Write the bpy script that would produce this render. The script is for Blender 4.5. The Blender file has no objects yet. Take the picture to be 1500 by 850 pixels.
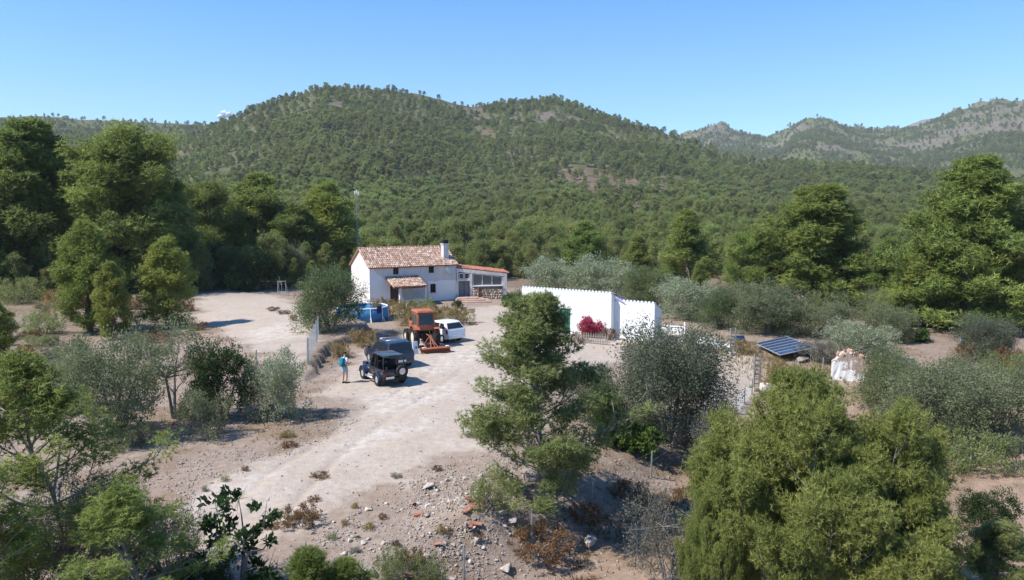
import bpy, bmesh, math, random
import numpy as np
from mathutils import Vector, Matrix

# ------------------------------------------------------------------ camera, sky, sun, exposure
SC = bpy.context.scene
COL = SC.collection
CAM_Z, PITCH, FPX = 9.2, 5.9, 1071.0
cam_d = bpy.data.cameras.new("camera")
cam = bpy.data.objects.new("camera", cam_d); COL.objects.link(cam)
cam_d.sensor_width = 36.0
cam_d.lens = FPX / 1500.0 * 36.0
cam_d.clip_end = 60000.0
cam_d.clip_start = 0.3
cam.location = (0, 0, CAM_Z)
cam.rotation_euler = (math.radians(90 - PITCH), 0, 0)
SC.camera = cam

SUN_FROM = Vector((-0.78, -0.27, 1.0)).normalized()
SUN_EL = math.asin(SUN_FROM.z)
world = bpy.data.worlds.new("World"); SC.world = world
world.use_nodes = True
wn = world.node_tree; wn.nodes.clear()
w_out = wn.nodes.new("ShaderNodeOutputWorld")
w_bg = wn.nodes.new("ShaderNodeBackground")
w_sky = wn.nodes.new("ShaderNodeTexSky")
w_sky.sky_type = 'NISHITA'; w_sky.sun_disc = False
w_sky.sun_elevation = SUN_EL
w_sky.sun_rotation = math.atan2(SUN_FROM.x, SUN_FROM.y)
w_sky.altitude = 300.0
w_sky.air_density = 0.9; w_sky.dust_density = 0.1; w_sky.ozone_density = 3.0
w_bg.inputs['Strength'].default_value = 0.132
w_hs = wn.nodes.new('ShaderNodeHueSaturation'); w_hs.inputs['Saturation'].default_value = 1.36
wn.links.new(w_sky.outputs[0], w_hs.inputs['Color']); wn.links.new(w_hs.outputs[0], w_bg.inputs[0]); wn.links.new(w_bg.outputs[0], w_out.inputs[0])

sun_d = bpy.data.lights.new("sun", 'SUN'); sun_d.energy = 4.4; sun_d.angle = math.radians(0.53)
sun_d.color = (1.0, 0.95, 0.88)
sun = bpy.data.objects.new("sun", sun_d); COL.objects.link(sun)
sun.rotation_euler = (-SUN_FROM).to_track_quat('-Z', 'Y').to_euler()
sun.location = (-40, -10, 60)
SC.view_settings.view_transform = 'Standard'
SC.view_settings.look = 'None'
SC.view_settings.exposure = 0.85
SC.view_settings.gamma = 1.0
SC.view_settings.use_curve_mapping = False
SC.cycles.max_bounces = 6; SC.cycles.diffuse_bounces = 3; SC.cycles.transmission_bounces = 4
SC.cycles.volume_bounces = 0

# ------------------------------------------------------------------ noise and projection helpers
def _hash(ix, iy, seed):
    h = (ix.astype(np.int64) * 374761393 + iy.astype(np.int64) * 668265263 + seed * 1442695041) & 0xffffffff
    h = ((h ^ (h >> 13)) * 1274126177) & 0xffffffff
    h = h ^ (h >> 16)
    return (h & 0xffffff) / float(0xffffff)
def vnoise(x, y, seed=0):
    x = np.asarray(x, float); y = np.asarray(y, float)
    ix = np.floor(x); iy = np.floor(y); fx = x - ix; fy = y - iy
    fx = fx * fx * (3 - 2 * fx); fy = fy * fy * (3 - 2 * fy)
    a = _hash(ix, iy, seed); b = _hash(ix + 1, iy, seed); c = _hash(ix, iy + 1, seed); d = _hash(ix + 1, iy + 1, seed)
    return (a + (b - a) * fx) + ((c + (d - c) * fx) - (a + (b - a) * fx)) * fy
def fbm(x, y, octv=4, seed=0):
    s = 0; amp = 0.5; tot = 0
    for o in range(octv):
        s = s + amp * vnoise(np.asarray(x) * 2 ** o + 17.3 * o, np.asarray(y) * 2 ** o - 9.1 * o, seed + o); tot += amp; amp *= 0.5
    return s / tot
def sstep(a, b, x):
    t = np.clip((np.asarray(x, float) - a) / (b - a), 0, 1); return t * t * (3 - 2 * t)
CP, SP = math.cos(math.radians(PITCH)), math.sin(math.radians(PITCH))
def ray(px, py):
    u = (px - 750.0) / FPX; v = (425.0 - py) / FPX
    return (u, CP + v * SP, -SP + v * CP)
def az_of(px, py):
    d = ray(px, py); return math.degrees(math.atan2(d[0], d[1]))
def tan_el(px, py):
    d = ray(px, py); return d[2] / math.hypot(d[0], d[1])
def P(px, py, z=0.0):
    d = ray(px, py); t = (z - CAM_Z) / d[2]
    return Vector((d[0] * t, d[1] * t, z))
def at_y(px, py, Y):
    d = ray(px, py); t = Y / d[1]
    return Vector((d[0] * t, Y, CAM_Z + d[2] * t))

# ------------------------------------------------------------------ terrain height
def poly_sd(x, y, pts):
    """signed distance to an open polyline: negative on its left side"""
    best = np.full(np.shape(x), 1e9); sg = np.ones(np.shape(x))
    n = len(pts)
    for i in range(n - 1):
        ax, ay = pts[i]; bx, by = pts[i + 1]
        dx, dy = bx - ax, by - ay
        t = ((x - ax) * dx + (y - ay) * dy) / (dx * dx + dy * dy)
        lo = -1e9 if i == 0 else 0.0; hi = 1e9 if i == n - 2 else 1.0
        t = np.clip(t, lo, hi)
        ex = x - ax - t * dx; ey = y - ay - t * dy
        d = np.hypot(ex, ey); cr = dx * ey - dy * ex
        m = d < best
        best = np.where(m, d, best); sg = np.where(m, np.where(cr > 0, -1.0, 1.0), sg)
    return best * sg
SCARP = [(-13.0, 33.0), (-11.4, 38.3), (-11.5, 41.5), (-12.0, 45.6), (-12.2, 49.5), (-10.9, 53.5), (-11.4, 57.5), (-15.5, 66.0), (-20.0, 78.0)]
FENCE = [(-1.6, 16.0), (-1.15, 18.3), (0.6, 20.2), (2.45, 22.4), (4.7, 25.3), (7.1, 29.2), (9.6, 33.0), (12.4, 38.0), (15.0, 46.0)]
_A = [(-300, 250), (0, 250), (150, 240), (230, 215), (290, 188), (330, 170), (380, 149), (430, 132), (470, 122), (520, 122), (580, 126), (620, 132), (660, 143),
      (690, 150), (730, 145), (770, 141), (810, 139), (850, 149), (900, 166), (950, 181), (1000, 196), (1050, 213), (1100, 228), (1200, 232), (1300, 240), (1400, 250), (1500, 256), (1800, 260)]
_B = [(-300, 172), (0, 166), (60, 164), (120, 169), (200, 173), (290, 177), (350, 182), (450, 205), (600, 245), (1800, 300)]
_C = [(-300, 300), (700, 275), (900, 225), (980, 205), (1000, 197), (1012, 192), (1030, 184), (1045, 180), (1062, 184), (1082, 190), (1115, 197), (1148, 197), (1160, 184), (1172, 176), (1205, 172),
      (1228, 177), (1250, 185), (1310, 187), (1335, 184), (1390, 166), (1420, 156), (1460, 147), (1500, 151), (1650, 140), (1800, 150)]
_D = [(-300, 300), (1150, 260), (1240, 215), (1300, 196), (1320, 186), (1350, 174), (1390, 168), (1425, 167), (1500, 172), (1800, 170)]
_RA = [(-300, 900), (150, 900), (300, 850), (480, 850), (690, 900), (800, 950), (1000, 850), (1200, 780), (1500, 700), (1800, 700)]
def _tab(L):
    az = [-180.0] + [az_of(*p) for p in L] + [180.0]
    te = [0.07] + [tan_el(*p) for p in L] + [0.07]
    return np.array(az), np.array(te)
TA, TB, TC, TD = _tab(_A), _tab(_B), _tab(_C), _tab(_D)
RAZ = np.array([az_of(p, 250) for p, _ in _RA]); RRV = np.array([r for _, r in _RA])
def _layer(az, r, T, Rc, r0, pw, tree, seed, namp, nl, tail=0.3):
    te = np.interp(az, *T)
    zc = CAM_Z + Rc * te - tree
    t = np.clip((r - r0) / (Rc - r0), 0, 1)
    x = r * np.sin(np.radians(az)); y = r * np.cos(np.radians(az))
    w = fbm(x / nl, y / nl, 4, seed) - 0.5
    rg = 1 - 2 * np.abs(fbm(x / (nl * 1.3) + 5, y / (nl * 1.3), 3, seed + 9) - 0.5)
    z = zc * t ** pw + namp * (w * 1.6 + (rg - 0.75) * 1.3) * 4 * t * (1 - t) * np.clip(zc / 100.0, 0.15, 1.3)
    z = np.where(r > Rc, zc - (r - Rc) * tail, z)
    return z
TRACK = [(-8.7, 17.5), (-8.0, 21.2), (-7.6, 26.5), (-6.2, 33.0), (-4.0, 41.5), (-3.0, 54.0)]
def rut(x, y):
    d = np.abs(poly_sd(x, y, TRACK)) + (fbm(x / 2.5, y / 2.5, 2, 14) - .5) * .5
    return np.exp(-((d - .85) / .2) ** 2) * sstep(17, 20, y) * (1 - sstep(44, 52, y))
def height(x, y):
    x = np.asarray(x, float); y = np.asarray(y, float)
    r = np.hypot(x, y); az = np.degrees(np.arctan2(x, y))
    wn_ = 1 - sstep(110, 170, r)
    n = (fbm(x / 7, y / 7, 3, 3) - 0.5) * 0.28 + (fbm(x / 1.1, y / 1.1, 3, 5) - 0.5) * 0.09
    jag = (fbm(x / 0.7, y / 0.7, 3, 8) - 0.5) * 0.9
    sd = poly_sd(x, y, SCARP) + jag
    rngy = sstep(38, 43, y) * (1 - sstep(66, 80, y))
    n = n + 0.55 * (1 - sstep(-0.12, 0.16, sd)) * rngy * (1 - sstep(4.0, 16.0, -sd))
    fd = poly_sd(x, y, FENCE)
    yr = 1 - sstep(36, 46, y)
    n = n - 1.2 * sstep(-2.7, 0.6, fd) * yr * (1 - 0.5 * sstep(9, 16, fd))
    n = n - 0.05 * rut(x, y)
    # rubble heap on the bank
    hd = np.hypot((x + 0.9) / 2.7, (y - 21.6) / 1.5)
    n = n + 0.45 * (1 - sstep(0.1, 1.0, hd)) + 0.28 * (1 - sstep(0.0, 1.0, hd)) * (fbm(x / 0.45, y / 0.45, 3, 21) - 0.4)
    z = n * wn_
    Rc = np.interp(az, RAZ, RRV)
    zA = _layer(az, r, TA, Rc, 165.0, 1.85, 5.0, 31, 9.0, 170.0)
    zB = _layer(az, r, TB, 1350.0, 480.0, 1.5, 5.0, 41, 14.0, 240.0)
    zC = _layer(az, r, TC, 2150.0, 950.0, 1.25, 6.0, 51, 34.0, 330.0, 0.4)
    zD = _layer(az, r, TD, 4300.0, 2500.0, 1.2, 0.0, 61, 40.0, 600.0, 0.4)
    hill = np.maximum(np.maximum(zA, zB), np.maximum(zC, zD))
    rough = (fbm(x / 14, y / 14, 3, 77) - 0.5) * 3.0 * sstep(140, 300, r)
    crag = np.maximum(0, fbm(x / 45, y / 45, 4, 88) - 0.52) * 60 * sstep(1500, 2000, r) * (1 - sstep(2150, 2300, r))
    return z + np.where(r > 150, np.maximum(hill, 0) + rough + crag, 0.0)
def hz(x, y):
    return float(height(np.array([x]), np.array([y]))[0])
def G(px, py):
    """point of the ground seen along a pixel's ray"""
    d = ray(px, py)
    t = np.concatenate([np.arange(8, 130, 0.05), np.arange(130, 2500, 1.0)])
    X = d[0] * t; Y = d[1] * t; Z = CAM_Z + d[2] * t
    below = np.where(Z < height(X, Y))[0]
    i = below[0] if len(below) else len(t) - 1
    return Vector((X[i], Y[i], float(height(X[i:i+1], Y[i:i+1])[0])))

# ------------------------------------------------------------------ object helpers
def link(o): COL.objects.link(o); return o
def empty(name, loc=(0, 0, 0), rz=0.0, label=None, cat=None, group=None):
    o = bpy.data.objects.new(name, None); o.empty_display_size = 0.3; link(o)
    o.location = loc; o.rotation_euler = (0, 0, rz)
    tag(o, label, cat, group); return o
def tag(o, label=None, cat=None, group=None, kind=None):
    if label: o["label"] = label
    if cat: o["category"] = cat
    if group: o["group"] = group
    if kind: o["kind"] = kind
    return o
def obj(name, me, mat=None, parent=None):
    if isinstance(me, bmesh.types.BMesh):
        bm = me; me = bpy.data.meshes.new(name); bm.normal_update(); bm.to_mesh(me); bm.free()
    if mat is not None and not me.materials:
        for m in (mat if isinstance(mat, (list, tuple)) else [mat]): me.materials.append(m)
    o = bpy.data.objects.new(name, me); link(o)
    if parent: o.parent = parent
    return o
def npmesh(name, verts, faces, rnd=None, smooth=False, attrs=None):
    """faces: (F,k) int array"""
    me = bpy.data.meshes.new(name)
    verts = np.ascontiguousarray(verts, dtype=np.float32); faces = np.ascontiguousarray(faces, dtype=np.int32)
    F, k = faces.shape
    me.vertices.add(len(verts)); me.vertices.foreach_set('co', verts.ravel())
    me.loops.add(F * k); me.loops.foreach_set('vertex_index', faces.ravel())
    me.polygons.add(F); me.polygons.foreach_set('loop_start', np.arange(0, F * k, k, dtype=np.int32))
    me.update(calc_edges=True)
    if smooth: me.polygons.foreach_set('use_smooth', np.ones(F, dtype=bool))
    if rnd is not None:
        a = me.attributes.new('rnd', 'FLOAT', 'FACE'); a.data.foreach_set('value', np.ascontiguousarray(rnd, dtype=np.float32))
    for nm, v in (attrs or {}).items():
        a = me.attributes.new(nm, 'FLOAT', 'POINT'); a.data.foreach_set('value', np.ascontiguousarray(v, dtype=np.float32))
    return me
def box(bm, c, s, rot=None, taper=None):
    """box centred at c with full sizes s"""
    vs = []
    for dz in (-.5, .5):
        for dx, dy in ((-.5, -.5), (.5, -.5), (.5, .5), (-.5, .5)):
            kx = ky = 1.0
            if taper and dz > 0: kx, ky = taper
            v = Vector((dx * s[0] * kx, dy * s[1] * ky, dz * s[2]))
            if rot is not None: v = rot @ v
            vs.append(bm.verts.new(v + Vector(c)))
    out = []
    for f in ((0, 3, 2, 1), (4, 5, 6, 7), (0, 1, 5, 4), (1, 2, 6, 5), (2, 3, 7, 6), (3, 0, 4, 7)):
        out.append(bm.faces.new([vs[i] for i in f]))
    return out
def tube(bm, p0, p1, r0, r1=None, n=8, cap=True):
    p0, p1 = Vector(p0), Vector(p1); r1 = r0 if r1 is None else r1
    d = (p1 - p0).normalized(); a = d.orthogonal().normalized(); b = d.cross(a)
    A = [bm.verts.new(p0 + (a * math.cos(6.28318 * i / n) + b * math.sin(6.28318 * i / n)) * r0) for i in range(n)]
    B = [bm.verts.new(p1 + (a * math.cos(6.28318 * i / n) + b * math.sin(6.28318 * i / n)) * r1) for i in range(n)]
    for i in range(n):
        f = bm.faces.new((A[i], A[(i + 1) % n], B[(i + 1) % n], B[i])); f.smooth = n > 6
    if cap:
        bm.faces.new(A[::-1]); bm.faces.new(B)
def lathe(bm, prof, axis='y', n=24, c=(0, 0, 0), smooth=True, cap=True):
    """prof: list of (along, radius) revolved about the axis"""
    rings = []
    for al, r in prof:
        R = []
        for i in range(n):
            t = 6.2831853 * i / n; u, v = r * math.cos(t), r * math.sin(t)
            co = {'y': (u, al, v), 'z': (u, v, al), 'x': (al, u, v)}[axis]
            R.append(bm.verts.new(Vector(co) + Vector(c)))
        rings.append(R)
    for k in range(len(rings) - 1):
        for i in range(n):
            f = bm.faces.new((rings[k][i], rings[k][(i + 1) % n], rings[k + 1][(i + 1) % n], rings[k + 1][i])); f.smooth = smooth
    if cap and prof[0][1] > 1e-4: bm.faces.new(rings[0])
    if cap and prof[-1][1] > 1e-4: bm.faces.new(rings[-1][::-1])
    bmesh.ops.recalc_face_normals(bm, faces=bm.faces[:])
def prism(bm, poly, half, top=None):
    """side outline poly [(x,z)] or [(x,z,halfwidth)] extruded over y"""
    L = [bm.verts.new((p[0], (p[2] if len(p) > 2 else half), p[1])) for p in poly]
    R = [bm.verts.new((p[0], -(p[2] if len(p) > 2 else half), p[1])) for p in poly]
    n = len(poly)
    bm.faces.new(L); bm.faces.new(R[::-1])
    for i in range(n): bm.faces.new((L[i], R[i], R[(i + 1) % n], L[(i + 1) % n]))
    bmesh.ops.recalc_face_normals(bm, faces=bm.faces[:])
def bevel(bm, w, seg=2, ang=0.5):
    bm.normal_update()
    e = [x for x in bm.edges if len(x.link_faces) == 2 and x.calc_face_angle(0) > ang]
    bmesh.ops.bevel(bm, geom=e, offset=w, segments=seg, profile=0.6, affect='EDGES', clamp_overlap=True)
    for f in bm.faces: f.smooth = True
    return bm
def BM(): return bmesh.new()
def boxobj(name, c, s, mat, parent, bev=0.0, rot=None):
    bm = BM(); box(bm, c, s, rot)
    if bev: bevel(bm, bev, 2)
    return obj(name, bm, mat, parent)
def copy_tree(o, parent=None):
    c = o.copy(); link(c); c.parent = parent
    for ch in list(o.children): copy_tree(ch, c)
    return c

# ------------------------------------------------------------------ materials
MATS = {}
class NT:
    def __init__(s, name):
        s.m = bpy.data.materials.new(name); s.m.use_nodes = True; s.t = s.m.node_tree
        s.b = s.t.nodes['Principled BSDF']; s.out = s.t.nodes['Material Output']
    def n(s, typ, **kw):
        nd = s.t.nodes.new(typ)
        for k, v in kw.items(): setattr(nd, k, v)
        return nd
    def l(s, a, b): s.t.links.new(a, b)
    def pos(s, scale=(1, 1, 1), obj=False):
        if obj: o = s.n('ShaderNodeTexCoord').outputs['Object']
        else: o = s.n('ShaderNodeNewGeometry').outputs['Position']
        mp = s.n('ShaderNodeMapping'); mp.inputs['Scale'].default_value = scale; s.l(o, mp.inputs[0]); return mp.outputs[0]
    def noise(s, scale, detail=4, rough=0.55, vec=None, dist=0.0):
        nd = s.n('ShaderNodeTexNoise'); nd.inputs['Scale'].default_value = scale; nd.inputs['Detail'].default_value = detail
        nd.inputs['Roughness'].default_value = rough; nd.inputs['Distortion'].default_value = dist
        if vec is not None: s.l(vec, nd.inputs['Vector'])
        return nd.outputs['Fac']
    def ramp(s, fac, stops, interp='LINEAR'):
        nd = s.n('ShaderNodeValToRGB'); cr = nd.color_ramp; cr.interpolation = interp
        while len(cr.elements) < len(stops): cr.elements.new(0.5)
        for e, (p, c) in zip(cr.elements, stops):
            e.position = p; e.color = (c, c, c, 1) if isinstance(c, (int, float)) else (*c, 1)
        s.l(fac, nd.inputs[0]); return nd.outputs[0]
    def mix(s, fac, a, b, mode='MIX'):
        nd = s.n('ShaderNodeMix', data_type='RGBA', blend_type=mode)
        for sock, v in ((nd.inputs['Factor'], fac), (nd.inputs[6], a), (nd.inputs[7], b)):
            if isinstance(v, (int, float)): sock.default_value = v
            elif isinstance(v, tuple): sock.default_value = (*v, 1)
            else: s.l(v, sock)
        return nd.outputs[2]
    def math(s, op, a, b=0.0):
        nd = s.n('ShaderNodeMath', operation=op)
        for sock, v in ((nd.inputs[0], a), (nd.inputs[1], b)):
            if isinstance(v, (int, float)): sock.default_value = v
            else: s.l(v, sock)
        return nd.outputs[0]
    def attr(s, name):
        nd = s.n('ShaderNodeAttribute', attribute_name=name); return nd.outputs['Fac']
    def bump(s, h, strength=0.5, dist=0.05):
        nd = s.n('ShaderNodeBump'); nd.inputs['Strength'].default_value = strength; nd.inputs['Distance'].default_value = dist
        s.l(h, nd.inputs['Height']); s.l(nd.outputs[0], s.b.inputs['Normal'])
    def col(s, c):
        if isinstance(c, tuple): s.b.inputs['Base Color'].default_value = (*c, 1)
        else: s.l(c, s.b.inputs['Base Color'])
    def set(s, rough=0.8, metal=0.0, spec=0.3):
        s.b.inputs['Roughness'].default_value = rough; s.b.inputs['Metallic'].default_value = metal
        s.b.inputs['Specular IOR Level'].default_value = spec; return s
def plain(name, c, rough=0.7, metal=0.0, var=0.18, scale=6.0, spec=0.3, bump=0.0, dirt=None):
    if name in MATS: return MATS[name]
    t = NT(name).set(rough, metal, spec)
    f = t.noise(scale, 5, 0.6, t.pos(obj=True))
    lo = tuple(x * (1 - var) for x in c); hi = tuple(min(1, x * (1 + var)) for x in c)
    cc = t.ramp(f, [(0.3, lo), (0.7, hi)])
    if dirt:
        g = t.noise(scale * 0.4, 4, 0.65, t.pos((1, 1, 1.6), obj=True))
        cc = t.mix(t.ramp(g, [(0.5, 0.0), (0.68, 0.7)]), cc, dirt)
    t.col(cc)
    if bump: t.bump(f, bump, 0.02)
    MATS[name] = t.m; return t.m
def foliage(name, stops, objvar=0.12, patch=False, trans=0.46, gain=1.0, rough=0.55, back=None):
    t = NT(name).set(rough, 0.0, 0.25)
    stops = [tuple(x * gain for x in s) for s in stops]; back = tuple(x * gain for x in back) if back else None
    c = t.ramp(t.attr('rnd'), [(i / (len(stops) - 1), s) for i, s in enumerate(stops)])
    oi = t.n('ShaderNodeObjectInfo')
    hs = t.n('ShaderNodeHueSaturation')
    hv = t.ramp(oi.outputs['Random'], [(0, 1 - objvar * 1.3), (1, 1 + objvar)]); t.l(hv, hs.inputs['Value'])
    wn2 = t.n('ShaderNodeTexWhiteNoise', noise_dimensions='1D'); t.l(oi.outputs['Random'], wn2.inputs['W'])
    hh = t.ramp(wn2.outputs['Value'], [(0, 0.5 - objvar * 0.10), (1, 0.5 + objvar * 0.12)]); t.l(hh, hs.inputs['Hue'])
    t.l(c, hs.inputs['Color']); cc = hs.outputs[0]
    if patch:
        nz = t.noise(.013, 5, .6, t.pos()); cc = t.mix(t.ramp(nz, [(.4, 0.0), (.62, .75)]), cc, t.mix(.5, cc, (.19, .165, .085)))
        nz2 = t.noise(.03, 4, .6, t.pos()); cc = t.mix(t.ramp(nz2, [(.45, 0.0), (.65, .6)]), cc, t.mix(.55, cc, (.07, .10, .05)))
    if back:
        gm = t.n('ShaderNodeNewGeometry'); cc = t.mix(gm.outputs['Backfacing'], cc, back)
    t.col(cc)
    tr = t.n('ShaderNodeBsdfTranslucent'); t.l(cc, tr.inputs['Color'])
    mx = t.n('ShaderNodeMixShader'); mx.inputs[0].default_value = trans
    t.l(t.b.outputs[0], mx.inputs[1]); t.l(tr.outputs[0], mx.inputs[2]); t.l(mx.outputs[0], t.out.inputs[0])
    MATS[name] = t.m; return t.m
M_PINE = foliage('pine_needles', [(.078, .105, .028), (.122, .158, .040), (.172, .21, .054), (.23, .258, .075)], gain=1.6)
M_BUSH = foliage('bushy_pine_needles', [(.088, .104, .03), (.132, .15, .04), (.182, .198, .055), (.24, .238, .078)], gain=1.6)
M_YOUNG = foliage('young_pine_needles', [(.12, .15, .035), (.17, .205, .045), (.225, .255, .058), (.29, .30, .08)], gain=1.4)
M_PINE_DULL = foliage('dull_pine_needles', [(.082, .10, .036), (.128, .15, .052), (.18, .20, .074), (.24, .24, .105)], gain=1.68)
M_FAR = foliage('far_pine_needles', [(.096, .115, .036), (.13, .152, .046), (.162, .183, .057), (.20, .21, .078)], objvar=0.18, patch=True, gain=2.15, trans=.55)
M_OLIVE = foliage('olive_leaves', [(.06, .075, .032), (.09, .108, .046), (.125, .143, .066), (.175, .188, .098)], back=(.155, .17, .095), gain=1.5)
M_OLIVED = foliage('dark_olive_leaves', [(.05, .064, .034), (.075, .09, .05), (.105, .12, .07), (.15, .16, .105)], back=(.13, .145, .095), gain=1.32)
M_OLIVEG = foliage('green_olive_leaves', [(.06, .085, .032), (.09, .12, .046), (.13, .16, .066), (.17, .20, .095)], gain=1.3)
M_HEDGE = foliage('silver_olive_leaves', [(.085, .105, .05), (.125, .15, .078), (.17, .19, .11), (.23, .245, .155)], back=(.21, .23, .15), gain=1.75)
M_DARK = foliage('dark_glossy_leaves', [(.025, .045, .015), (.045, .075, .022), (.06, .10, .03), (.09, .13, .04)], rough=0.4)
M_GREEN = foliage('bright_green_leaves', [(.05, .10, .02), (.08, .15, .03), (.11, .19, .04), (.15, .22, .05)])
M_GREY = foliage('grey_scrub_leaves', [(.12, .12, .09), (.17, .165, .13), (.23, .22, .18), (.28, .265, .22)])
M_DRY = foliage('dry_yellow_leaves', [(.17, .12, .045), (.25, .18, .07), (.33, .25, .10), (.40, .32, .15)], gain=1.15)
M_RUST = foliage('rusty_dry_leaves', [(.13, .07, .035), (.2, .11, .05), (.27, .16, .08), (.33, .22, .12)])
M_MAG = foliage('magenta_blossom', [(.25, .012, .05), (.42, .03, .11), (.5, .07, .15), (.10, .10, .03)])
M_BARK = plain('pine_bark', (.17, .13, .10), 0.9, var=0.35, scale=9, bump=0.4)
M_BARKG = plain('grey_bark', (.25, .225, .20), 0.9, var=0.3, scale=9, bump=0.4)

# ------------------------------------------------------------------ ground and hills
def pip(x, y, poly):
    inside = np.zeros(np.shape(x), bool); n = len(poly); j = n - 1
    for i in range(n):
        xi, yi = poly[i]; xj, yj = poly[j]
        c = ((yi > y) != (yj > y)) & (x < (xj - xi) * (y - yi) / (yj - yi + 1e-12) + xi)
        inside ^= c; j = i
    return inside
def wpoly(pxs): return [tuple(P(a, b)[:2]) for a, b in pxs]
YARD = wpoly([(215, 770), (300, 715), (450, 645), (545, 592), (470, 575), (488, 545), (540, 512), (600, 480), (660, 468), (690, 450), (760, 448), (800, 470), (930, 492), (905, 530), (800, 555), (740, 600), (700, 640), (715, 662), (610, 690), (500, 755), (380, 800), (270, 815)])
TERR = wpoly([(285, 432), (330, 425), (395, 430), (440, 452), (462, 480), (452, 530), (440, 560), (400, 560), (340, 500), (290, 470)])
GATE = wpoly([(1030, 520), (1100, 520), (1110, 560), (1075, 590), (1040, 585)])
WHITE = [wpoly(q) for q in ([(470, 665), (545, 632), (640, 598), (610, 625), (520, 668)], [(250, 742), (330, 712), (400, 690), (440, 672), (400, 705), (300, 748)],
                            [(530, 585), (600, 565), (690, 560), (640, 590), (560, 605)], [(360, 492), (430, 480), (445, 505), (380, 512)], [(600, 540), (690, 505), (710, 525), (640, 550)])]
def masks(x, y):
    jx = (fbm(x / 1.6, y / 1.6, 3, 101) - .5) * 2.6; jy = (fbm(x / 1.6 + 40, y / 1.6, 3, 102) - .5) * 2.6
    tr = np.zeros(np.shape(x)); wh = np.zeros(np.shape(x))
    for k in range(10):
        ox, oy = math.cos(k * 2.4) * .09 * k, math.sin(k * 2.4) * .09 * k
        tr += pip(x + jx + ox, y + jy + oy, YARD) | pip(x + jx + ox, y + jy + oy, TERR) | pip(x + jx * .5 + ox, y + jy * .5 + oy, GATE)
        w = np.zeros(np.shape(x), bool)
        for q in WHITE: w |= pip(x + jx * .6 + ox, y + jy * .6 + oy, q)
        wh += w
    return tr / 10, wh / 10
def polar(name, radii, fine, step, coarse=4.0):
    az = np.concatenate([np.arange(-180, -fine, coarse), np.arange(-fine, fine, step), np.arange(fine, 180, coarse)])
    A, R = np.meshgrid(np.radians(az), radii)
    X = R * np.sin(A); Y = R * np.cos(A); Z = height(X, Y)
    nr, na = X.shape
    V = np.stack([X.ravel(), Y.ravel(), Z.ravel()], 1)
    i = np.arange(nr - 1)[:, None] * na; j = np.arange(na)[None, :]; jn = (j + 1) % na
    F = np.stack([(i + j).ravel(), (i + jn).ravel(), (i + na + jn).ravel(), (i + na + j).ravel()], 1)[:, ::-1]
    return V, F
gr_r = np.concatenate([np.arange(0.4, 15, 0.8), np.arange(15, 30, 0.11), np.arange(30, 70, 0.17), np.geomspace(70, 160, 60)])
V, F = polar('ground', gr_r, 45, 0.2)
tr, wh = masks(V[:, 0], V[:, 1])
dryn = fbm(V[:, 0] / 2.2, V[:, 1] / 2.2, 4, 111)
fd = poly_sd(V[:, 0], V[:, 1], FENCE); ry = np.hypot(V[:, 0], V[:, 1])
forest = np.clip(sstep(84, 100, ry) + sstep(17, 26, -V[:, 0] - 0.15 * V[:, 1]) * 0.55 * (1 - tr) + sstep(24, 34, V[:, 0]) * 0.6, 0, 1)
outside = sstep(-0.5, 1.5, fd) * (1 - sstep(38, 44, V[:, 1]))
sdv = np.abs(poly_sd(V[:, 0], V[:, 1], SCARP)); bare = (1 - sstep(.3, .8, sdv)) * sstep(38, 43, V[:, 1]) * (1 - sstep(66, 80, V[:, 1]))
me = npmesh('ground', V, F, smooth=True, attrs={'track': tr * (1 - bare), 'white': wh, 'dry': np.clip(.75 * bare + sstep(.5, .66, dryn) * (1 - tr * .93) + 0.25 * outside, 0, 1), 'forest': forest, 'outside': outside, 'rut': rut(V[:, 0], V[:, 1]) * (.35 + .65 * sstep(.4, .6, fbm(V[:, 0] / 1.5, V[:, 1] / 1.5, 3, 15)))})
t = NT('dirt_ground').set(0.95, 0, 0.1)
p = t.pos()
n1 = t.noise(0.35, 6, 0.6, p); n2 = t.noise(3.0, 6, 0.65, p); n3 = t.noise(16, 4, 0.6, p)
soil = t.ramp(n2, [(0.3, (.20, .15, .115)), (0.5, (.285, .225, .18)), (0.72, (.37, .31, .26))])
soil = t.mix(t.ramp(n1, [(.35, 0.0), (.65, .55)]), soil, (.25, .175, .13))
trk = t.ramp(n2, [(0.28, (.335, .275, .215)), (0.5, (.41, .342, .285)), (0.75, (.48, .418, .358))])
trk = t.mix(t.ramp(n1, [(.4, 0.0), (.62, .4)]), trk, (.375, .295, .225))
c = t.mix(t.attr('track'), soil, trk)
c = t.mix(t.math('MULTIPLY', t.attr('outside'), 0.75), c, t.ramp(n2, [(.3, (.22, .145, .10)), (.6, (.34, .24, .18)), (.8, (.44, .345, .28))]))
c = t.mix(t.math('MULTIPLY', t.attr('rut'), .6), c, t.ramp(n3, [(.3, (.33, .26, .20)), (.7, (.43, .355, .285))]))
c = t.mix(t.math('MULTIPLY', t.attr('dry'), t.ramp(n3, [(.35, .9), (.65, .3)])), c, t.ramp(n3, [(.3, (.13, .085, .05)), (.7, (.25, .185, .11))]))
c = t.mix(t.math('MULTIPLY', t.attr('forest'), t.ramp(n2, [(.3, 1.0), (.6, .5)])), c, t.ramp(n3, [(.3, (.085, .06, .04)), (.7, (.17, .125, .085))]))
c = t.mix(t.math('MULTIPLY', t.attr('white'), t.ramp(t.noise(1.7, 7, .7, p), [(.42, 0.0), (.6, .7)])), c, (.54, .495, .445))
vor = t.n('ShaderNodeTexVoronoi'); vor.inputs['Scale'].default_value = 7.0; t.l(p, vor.inputs['Vector'])
peb = t.ramp(vor.outputs['Distance'], [(.10, 1.0), (.22, 0.0)])
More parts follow.
